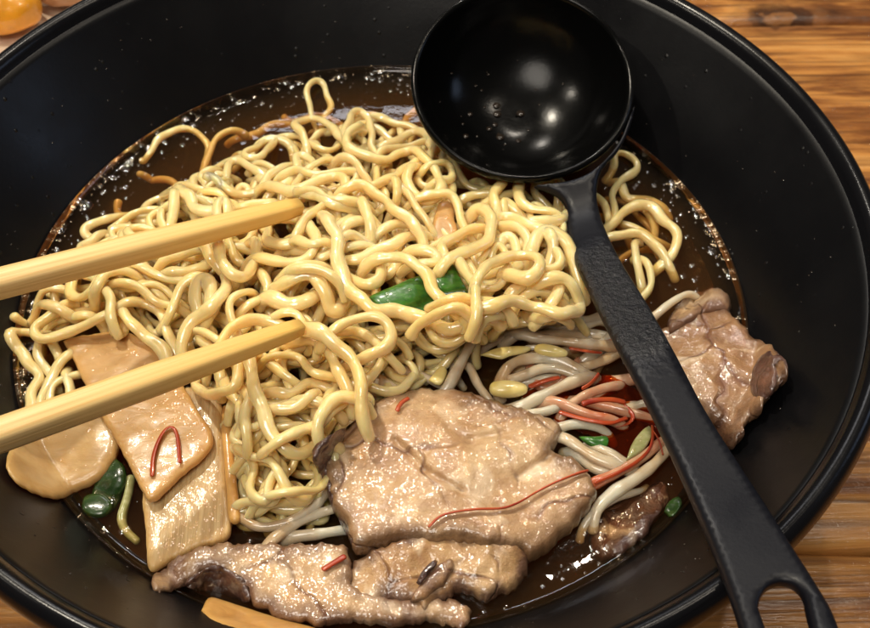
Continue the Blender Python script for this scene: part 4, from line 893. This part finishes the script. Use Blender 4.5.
thread(T(430, 300, [(500, 430), (560, 405), (640, 385)]), 'orange red chili thread between the nested curved sprouts', z=[4.0, 4.0, 3.6], r=.0007)
thread(T(430, 300, [(840, 370), (800, 420), (760, 440)]), 'red chili thread slanting beside the chili reddened sprout', z=[3.4, 3.4, 3.2], r=.0006)
thread(T(540, 390, [(420, 80), (470, 130), (440, 170), (380, 180)]), 'dark red chili thread curling in the red oil by the handle', z=[2, 2, 1.6], r=.0005)
thread(T(170, 180, [(545, 412), (580, 415), (575, 430)]), 'tiny red chili flake on the heap below the upper chopstick tip', r=.0006, lift=.2)
thread(T(300, 290, [(485, 600), (500, 560), (540, 540)]), 'small orange chili flake at the top left of the biggest pork slice', r=.0005, lift=.1)
# ------------------------------------------------------------------ chopsticks
def chopstick(tipL, tipR, farL, farR, ztip, zfar, label, roll):
    """bevelled square stick, tapering to the tip; outline given near the tip and where it leaves the picture"""
    a = (np.array(tipL)+np.array(tipR))/2; b = (np.array(farL)+np.array(farR))/2
    X0 = W(a[0], a[1], ZB+.014); i0, j0 = int((X0[0]-G0)/GS), int((X0[1]-G0)/GS); ztip = H[i0-9:i0+10, j0-9:j0+10].max()+.0013; print('tip', ztip-ZB); A = W(a[0], a[1], ztip); B = W(b[0], b[1], zfar)
    wa = np.linalg.norm(W(*tipL, ztip)-W(*tipR, ztip)); wb_ = np.linalg.norm(W(*farL, zfar)-W(*farR, zfar))
    d = (B-A); Lv = np.linalg.norm(d); d = d/Lv
    tot = .205; k = (wb_-wa)/Lv
    n = 60; V = []; Fc = []
    sec = []
    for q in range(4):
        for t in (-.62, 0, .62):
            sec.append((q*math.pi/2+roll+t*.55, .5*(1.0 if t == 0 else 1.0)))
    # rounded square section
    ns = 24; secp = []
    for i in range(ns):
        t = 2*math.pi*i/ns; c_, s_ = math.cos(t), math.sin(t); p = 7.0
        rr = (abs(c_)**p+abs(s_)**p)**(-1/p); secp.append((rr*c_, rr*s_))
    for i in range(n+1):
        x = -tot*i/n
        wdt = min(wa+k*(-x), .0068)*.5*.74
        if i == 0: wdt *= .86
        if i == 1: wdt *= .985
        for (c_, s_) in secp:
            cr, sr = math.cos(roll), math.sin(roll)
            V.append((x, wdt*(c_*cr-s_*sr), wdt*(c_*sr+s_*cr)))
    for i in range(n):
        for q in range(ns):
            q2 = (q+1) % ns; Fc.append((i*ns+q, (i+1)*ns+q, (i+1)*ns+q2, i*ns+q2))
    Fc.append(tuple(range(ns))); Fc.append(tuple(range(n*ns, (n+1)*ns))[::-1])
    me = bpy.data.meshes.new('chopstick'); me.from_pydata(V, [], Fc); me.materials.append(M_CHOP)
    me.polygons.foreach_set("use_smooth", [len(p.vertices) == 4 for p in me.polygons])
    o = bpy.data.objects.new('chopstick', me); C.objects.link(o)
    X = -d; Y = np.cross([0, 0, 1], X); Y /= np.linalg.norm(Y); Z = np.cross(X, Y)
    o.matrix_world = Matrix(((X[0], Y[0], Z[0], A[0]), (X[1], Y[1], Z[1], A[1]), (X[2], Y[2], Z[2], A[2]), (0, 0, 0, 1)))
    tag(o, label, 'chopstick', 'pair of wooden chopsticks'); return o
chopstick((298, 199), (302, 214), (0, 268), (0, 299), ZB+.0185, .006, 'upper wooden chopstick, its tip behind and above the other one', .04)
chopstick((299, 319), (303, 335), (0, 414), (0, 456), ZB+.0175, .010, 'lower wooden chopstick, its tip nearer the pork and its shaft over the bamboo shoots', .04)
# ------------------------------------------------------------------ ladle
RC = .028; CC = np.array([.0358, .0518, -.0077]); TI = .341
ladle = empty('soup_ladle', CC.tolist()); tag(ladle, 'black ladle resting in the bowl, its forked handle crossing the near right rim', 'ladle')
prof = [(.0003, -.0185), (.006, -.0182), (.012, -.0165), (.018, -.0130), (.0225, -.0080), (.0252, -.0030), (.0262, -.0004), (.0268, .0004), (.0275, .0005), (.0280, -.0002), (.0280, -.0012), (.0270, -.0030), (.0243, -.0090), (.0195, -.0146), (.013, -.0185), (.0065, -.0203), (.0003, -.0207)]
prof = catmull(np.array(prof), .0008); prof[:, 0] = np.maximum(prof[:, 0], .0003)
V, Fc = lathe(prof.tolist(), 120)
ct, st = math.cos(TI), math.sin(TI)
V = [(CC[0]+x, CC[1]+y*ct-z*st, CC[2]+y*st+z*ct) for x, y, z in V]
mesh_obj('cup', V, Fc, M_CUP, ladle)
def handle_mat():
    m, nt, b = mat("ladle_handle"); b.inputs['Base Color'].default_value = (.0050, .0054, .0085, 1)
    wp = worldpos(nt); b.inputs['Specular IOR Level'].default_value = .26
    nt.links.new(ramp(nt, noise(nt, 60, 4, .6, wp), [(.3, .30), (.7, .46)]), b.inputs['Roughness'])
    # broth dried and beaded on the part nearest the cup
    a = W(625, 290, -.010); sp = N(nt, 'ShaderNodeVectorMath', operation='DISTANCE'); nt.links.new(wp, sp.inputs[0]); sp.inputs[1].default_value = tuple(a)
    msk = ramp(nt, math_(nt, 'ADD', sp.outputs['Value'], math_(nt, 'MULTIPLY', noise(nt, 150, 3, .6, wp), .012)), [(.018, 1.), (.030, 0.)])
    h = math_(nt, 'MULTIPLY', msk, noise(nt, 700, 4, .7, wp))
    n1 = bump(nt, b, h, .9, .0012); bump(nt, b, noise(nt, 1300, 3, .7, wp), .12, .0002, prev=n1)
    nt.links.new(math_(nt, 'MULTIPLY', msk, .6), b.inputs['Coat Weight']); b.inputs['Coat Roughness'].default_value = .12
    nt.links.new(n1, b.inputs['Coat Normal'])
    return m
def zh(u, v):
    t = ((u-575)*195+(v-205)*375)/(195**2+375**2)
    return t
zn0 = -.0165-ZB
def hz_(u, v):
    t = zh(u, v); return 0
L_ = [(534, 182), (548, 186), (560, 193), (567, 205), (566, 225), (572, 250), (590, 288), (614, 336), (640, 385), (666, 437), (690, 490), (708, 532), (724, 572), (738, 612), (752, 660), (776, 712)]
R_ = [(636, 100), (630, 125), (618, 147), (606, 160), (599, 176), (598, 198), (606, 226), (624, 262), (650, 304), (677, 352), (705, 405), (735, 453), (764, 497), (790, 538), (815, 577), (836, 614), (850, 660), (852, 704), (822, 730)]
outline = L_+R_[::-1]+[(628, 118), (620, 138), (607, 155), (592, 168), (575, 176), (556, 180)]
def hole():
    pts = []
    for a in np.linspace(math.pi, 2*math.pi, 12): pts.append((784+24*math.cos(a)+0, 606+26*math.sin(a)))
    for a in np.linspace(0, math.pi, 10): pts.append((806+20*math.cos(a), 680+16*math.sin(a)))
    return pts
ct_ = []
for t in np.linspace(-.3, 1.5, 19):
    u, v = 575+195*t, 205+375*t
    zz = np.interp(t, [-.3, 0, .15, .9, 1.0, 1.5], [-.0130, -.0160, -.0145, .0030, .0062, .0180])
    for s in (-40, 0, 40): ct_.append((u+s*.88, v-s*.46, (zz-ZB)*1000))
nC = np.array([0, -st, ct]); P0C = CC+nC*.0004
def z_handle(u, v):
    t = zh(u, v)
    zl = np.interp(t, [-.3, 0, .15, .3, .9, 1.0, 1.15, 1.5], [-.0150, -.0168, -.0140, -.0108, .0030, .0054, .0090, .0178])
    d = W(u, v, 0)-CAM; k = np.dot(P0C-CAM, nC)/np.dot(d, nC); zc = (CAM+d*k)[2]
    w = min(1, max(0, (math.hypot(u-522, v-83)-122)/60)); w = w*w*(3-2*w)
    return ((zc*(1-w)+zl*w)-ZB)*1000
slab('handle', outline, ct_, .0034, handle_mat(), R=.0011, sp=4.4, amp=0, zfn=z_handle, holes=[hole()], parent=ladle, wall=False, stampit=False, smooth_poly=True)
# ------------------------------------------------------------------ droplets, bubbles and added glint beads
def blob_mesh(items, nsub=6):
    V = []; Fc = []
    for (x, y, z, r, fl) in items:
        b = len(V); V.append((x, y, z+r*fl))
        for i in (1, 2, 3):
            t = i/3*math.pi/2
            for k in range(8): a = 2*math.pi*k/8; V.append((x+r*math.sin(t)*math.cos(a), y+r*math.sin(t)*math.sin(a), z+r*fl*math.cos(t)))
        for k in range(8): Fc.append((b, b+1+k, b+1+(k+1) % 8))
        for i in (0, 1):
            for k in range(8):
                p = b+1+i*8; Fc.append((p+k, p+8+k, p+8+(k+1) % 8, p+(k+1) % 8))
    return V, Fc
def drop_mat():
    m, nt, b = mat("oily_droplet"); b.inputs['Base Color'].default_value = (.9, .75, .5, 1); b.inputs['Roughness'].default_value = .04
    b.inputs['Transmission Weight'].default_value = 1; b.inputs['IOR'].default_value = 1.36; return m
def bead_mat():
    m = bpy.data.materials.new("clear_glint_bead"); m.use_nodes = True; nt = m.node_tree; nt.nodes.clear()
    out = N(nt, 'ShaderNodeOutputMaterial'); mx = N(nt, 'ShaderNodeAddShader'); tr = N(nt, 'ShaderNodeBsdfTransparent'); tr.inputs[0].default_value = (.97, .93, .86, 1)
    gl = N(nt, 'ShaderNodeBsdfGlossy'); gl.inputs['Roughness'].default_value = .10; gl.inputs[0].default_value = (.16, .16, .16, 1)
    nt.links.new(tr.outputs[0], mx.inputs[0]); nt.links.new(gl.outputs[0], mx.inputs[1]); nt.links.new(mx.outputs[0], out.inputs[0]); return m
M_BEAD = bead_mat()
M_DROP = drop_mat()
def black_drop():
    m, nt, b = mat("broth_splash"); b.inputs['Base Color'].default_value = (.02, .014, .01, 1); b.inputs['Roughness'].default_value = .10; return m
M_SPL = black_drop()
items = []
for i in range(1000):                       # beads of oil and small bubbles on the broth
    a = rng.uniform(0, 2*math.pi); r = .0835*math.sqrt(rng.uniform(0, 1))
    if rng.random() < .45: r = rng.uniform(.074, .0838)
    x, y = r*math.cos(a), r*math.sin(a)
    hh = H[int((x-G0)/GS), int((y-G0)/GS)]
    if hh > ZB+.0002: continue
    items.append((x, y, ZB-.00005, rng.choice([.00025, .0004, .0006, .0009], p=[.4, .35, .2, .05]), .35))
V, Fc = blob_mesh(items); o = mesh_obj('oil_droplets', V, Fc, M_BEAD); tag(o, 'scattered tiny oil droplets and bubbles floating on the dark broth', 'oil droplets', kind='stuff')
items = []
for i in range(280):                        # domes added to make the sparkle where the broth meets the wall
    a = rng.choice([rng.uniform(1.2, 3.6), rng.uniform(.05, 1.0), rng.uniform(3.6, 6.2)], p=[.68, .26, .06])
    r = .0838+rng.normal(0, .0006) if rng.random() < .75 else .0838-abs(rng.normal(0, .004))
    items.append((r*math.cos(a), r*math.sin(a), ZB+max(0, r-.0838)*.9-.0001, rng.choice([.0004, .0007, .0010, .0014], p=[.35, .33, .22, .10]), .38))
for (u, v, rr) in ((85, 205, .0022), (62, 224, .0015), (20, 372, .0018), (22, 384, .0014), (12, 350, .001), (470, 370, .001), (640, 505, .0009), (655, 490, .0009), (628, 512, .001), (601, 538, .0009), (608, 548, .0012), (112, 500, .0012), (104, 530, .001), (80, 515, .0008), (250, 540, .0008), (255, 452, .001), (275, 480, .0011), (280, 487, .0009), (302, 494, .0009)):
    p = W(u, v, ZB); items.append((p[0], p[1], ZB-.0002, rr, .4))
V, Fc = blob_mesh(items); o = mesh_obj('bubbles_and_edge_glints', V, Fc, M_BEAD); tag(o, 'clear bubbles between the toppings and domes added for the sparkle along the broth edge', 'foam bubbles', kind='stuff')
items = []
for i in range(9000):                       # beads added for wet glints on the pork, the noodles and the sprouts
    u, v = rng.uniform(20, 790), rng.uniform(120, 625)
    if rng.random() < .45: u, v = rng.uniform(150, 610), rng.uniform(385, 625)
    X = W(u, v, ZB+.007); r = math.hypot(X[0], X[1])
    if r > .083: continue
    i_, j_ = int((X[0]-G0)/GS), int((X[1]-G0)/GS); hh = H[i_, j_]; loc = H[i_-2:i_+3, j_-2:j_+3]
    if hh < ZB+.001 or loc.max()-loc.min() > .0006: continue
    items.append((X[0], X[1], hh-.0001, rng.choice([.0002, .0003, .00045, .0007], p=[.40, .35, .20, .05]), .32))
print('beads', len(items))
V, Fc = blob_mesh(items); o = mesh_obj('glint_beads', V, Fc, M_BEAD); tag(o, 'tiny clear beads added for the wet glints on the pork, noodles and sprouts', 'juice beads', kind='stuff')
items = []
for i in range(220):                        # splashes drying on the bowl wall
    a = rng.uniform(0, 2*math.pi); r = rng.uniform(.0850, .0965) if rng.random() < .7 else rng.uniform(.0965, .1)
    items.append((r*math.cos(a), r*math.sin(a), wall_z(r)-.00003, rng.choice([.00012, .00020, .0003]), .5))
V, Fc = blob_mesh(items); o = mesh_obj('broth_splashes', V, Fc, M_SPL); tag(o, 'tiny dried broth specks on the black inner wall above the broth', 'splashes', kind='stuff')
items = []
def cup_pt(x, y):
    r = math.hypot(x, y); z = float(np.interp(r, [0, .006, .012, .018, .0225, .0252], [-.0185, -.0182, -.0165, -.0130, -.0080, -.0030]))
    return (CC[0]+x, CC[1]+y*ct-z*st, CC[2]+y*st+z*ct)
for i in range(34):
    a = rng.uniform(0, 6.28); r = rng.uniform(0, .021) if i > 14 else rng.uniform(0, .012)
    p = cup_pt(r*math.cos(a)-.003, r*math.sin(a)-.002); items.append((p[0], p[1], p[2]-.0001, rng.choice([.0002, .0004, .0008, .0012], p=[.5, .3, .15, .05]), .45))
V, Fc = blob_mesh(items); o = mesh_obj('cup_droplets', V, Fc, M_SPL); tag(o, 'beads of broth left inside the black ladle cup', 'droplets', kind='stuff')
# thin film of broth left in the ladle cup
# ------------------------------------------------------------------ food on a pale plate beyond the bowl
pc = np.array([-.145, .205, ZT])
plate = empty('side_plate', (pc[0], pc[1], ZT)); tag(plate, 'pale cream plate just showing past the far left rim of the bowl', 'plate')
def simple(name, col, rough=.3, sss=.1):
    m, nt, b = food(name, None, rough=rough, sss=sss, rad=(1, .6, .3), coat=.5, scale=.003)
    c = ramp(nt, noise(nt, 120, 4, .6), [(.35, tuple(x*.75 for x in col)), (.65, col)]); nt.links.new(c, b.inputs['Base Color'])
    bump(nt, b, noise(nt, 300, 3), .3, .0007); return m
M_PLATE = simple("cream_glaze", (.80, .62, .46), .25); M_ORG = simple("orange_flesh", (.85, .36, .02), .3, .3); M_BRN = simple("browned_crust", (.45, .22, .10), .5)
M_WHT = simple("egg_white", (.82, .66, .50), .3, .3)
pr = [(.0003, .004), (.05, .004), (.07, .006), (.082, .011), (.0832, .0118), (.084, .011), (.072, .003), (.052, .0003), (.0003, .0003)]
V, Fc = lathe(pr, 96); V = [(x+pc[0], y+pc[1], z+ZT) for x, y, z in V]; mesh_obj('dish', V, Fc, M_PLATE, plate)
def lump(name, u, v, zb, rx, ry, rz, m, parent=None, label=None, cat=None, n=20, seed=0):
    from mathutils import noise as mn
    p = W(u, v, zb+rz*.7); V = []; Fc = []
    for i in range(n+1):
        t = math.pi*i/n
        for k in range(2*n):
            a = math.pi*k/n; d = Vector((math.sin(t)*math.cos(a), math.sin(t)*math.sin(a), math.cos(t)))
            s = 1+.12*mn.noise(d*1.7+Vector((seed, 0, 0)))+.03*mn.noise(d*7)
            V.append((p[0]+d.x*rx*s, p[1]+d.y*ry*s, zb+rz*.55+d.z*rz*s*(1 if d.z > 0 else .6)))
    for i in range(n):
        for k in range(2*n):
            k2 = (k+1) % (2*n); Fc.append((i*2*n+k, (i+1)*2*n+k, (i+1)*2*n+k2, i*2*n+k2))
    o = mesh_obj(name, V, Fc, m, parent, fix=True)
    if label: tag(o, label, cat)
    return o
lump('orange_morsel', 4, 6, ZT+.006, .0125, .0105, .010, M_ORG, label='glossy orange morsel of food on the pale plate past the bowl', cat='food morsel', seed=3)
lump('fried_morsel', 62, -14, ZT+.006, .010, .008, .008, M_BRN, label='brown fried morsel on the pale plate, right of the orange one', cat='food morsel', seed=8)
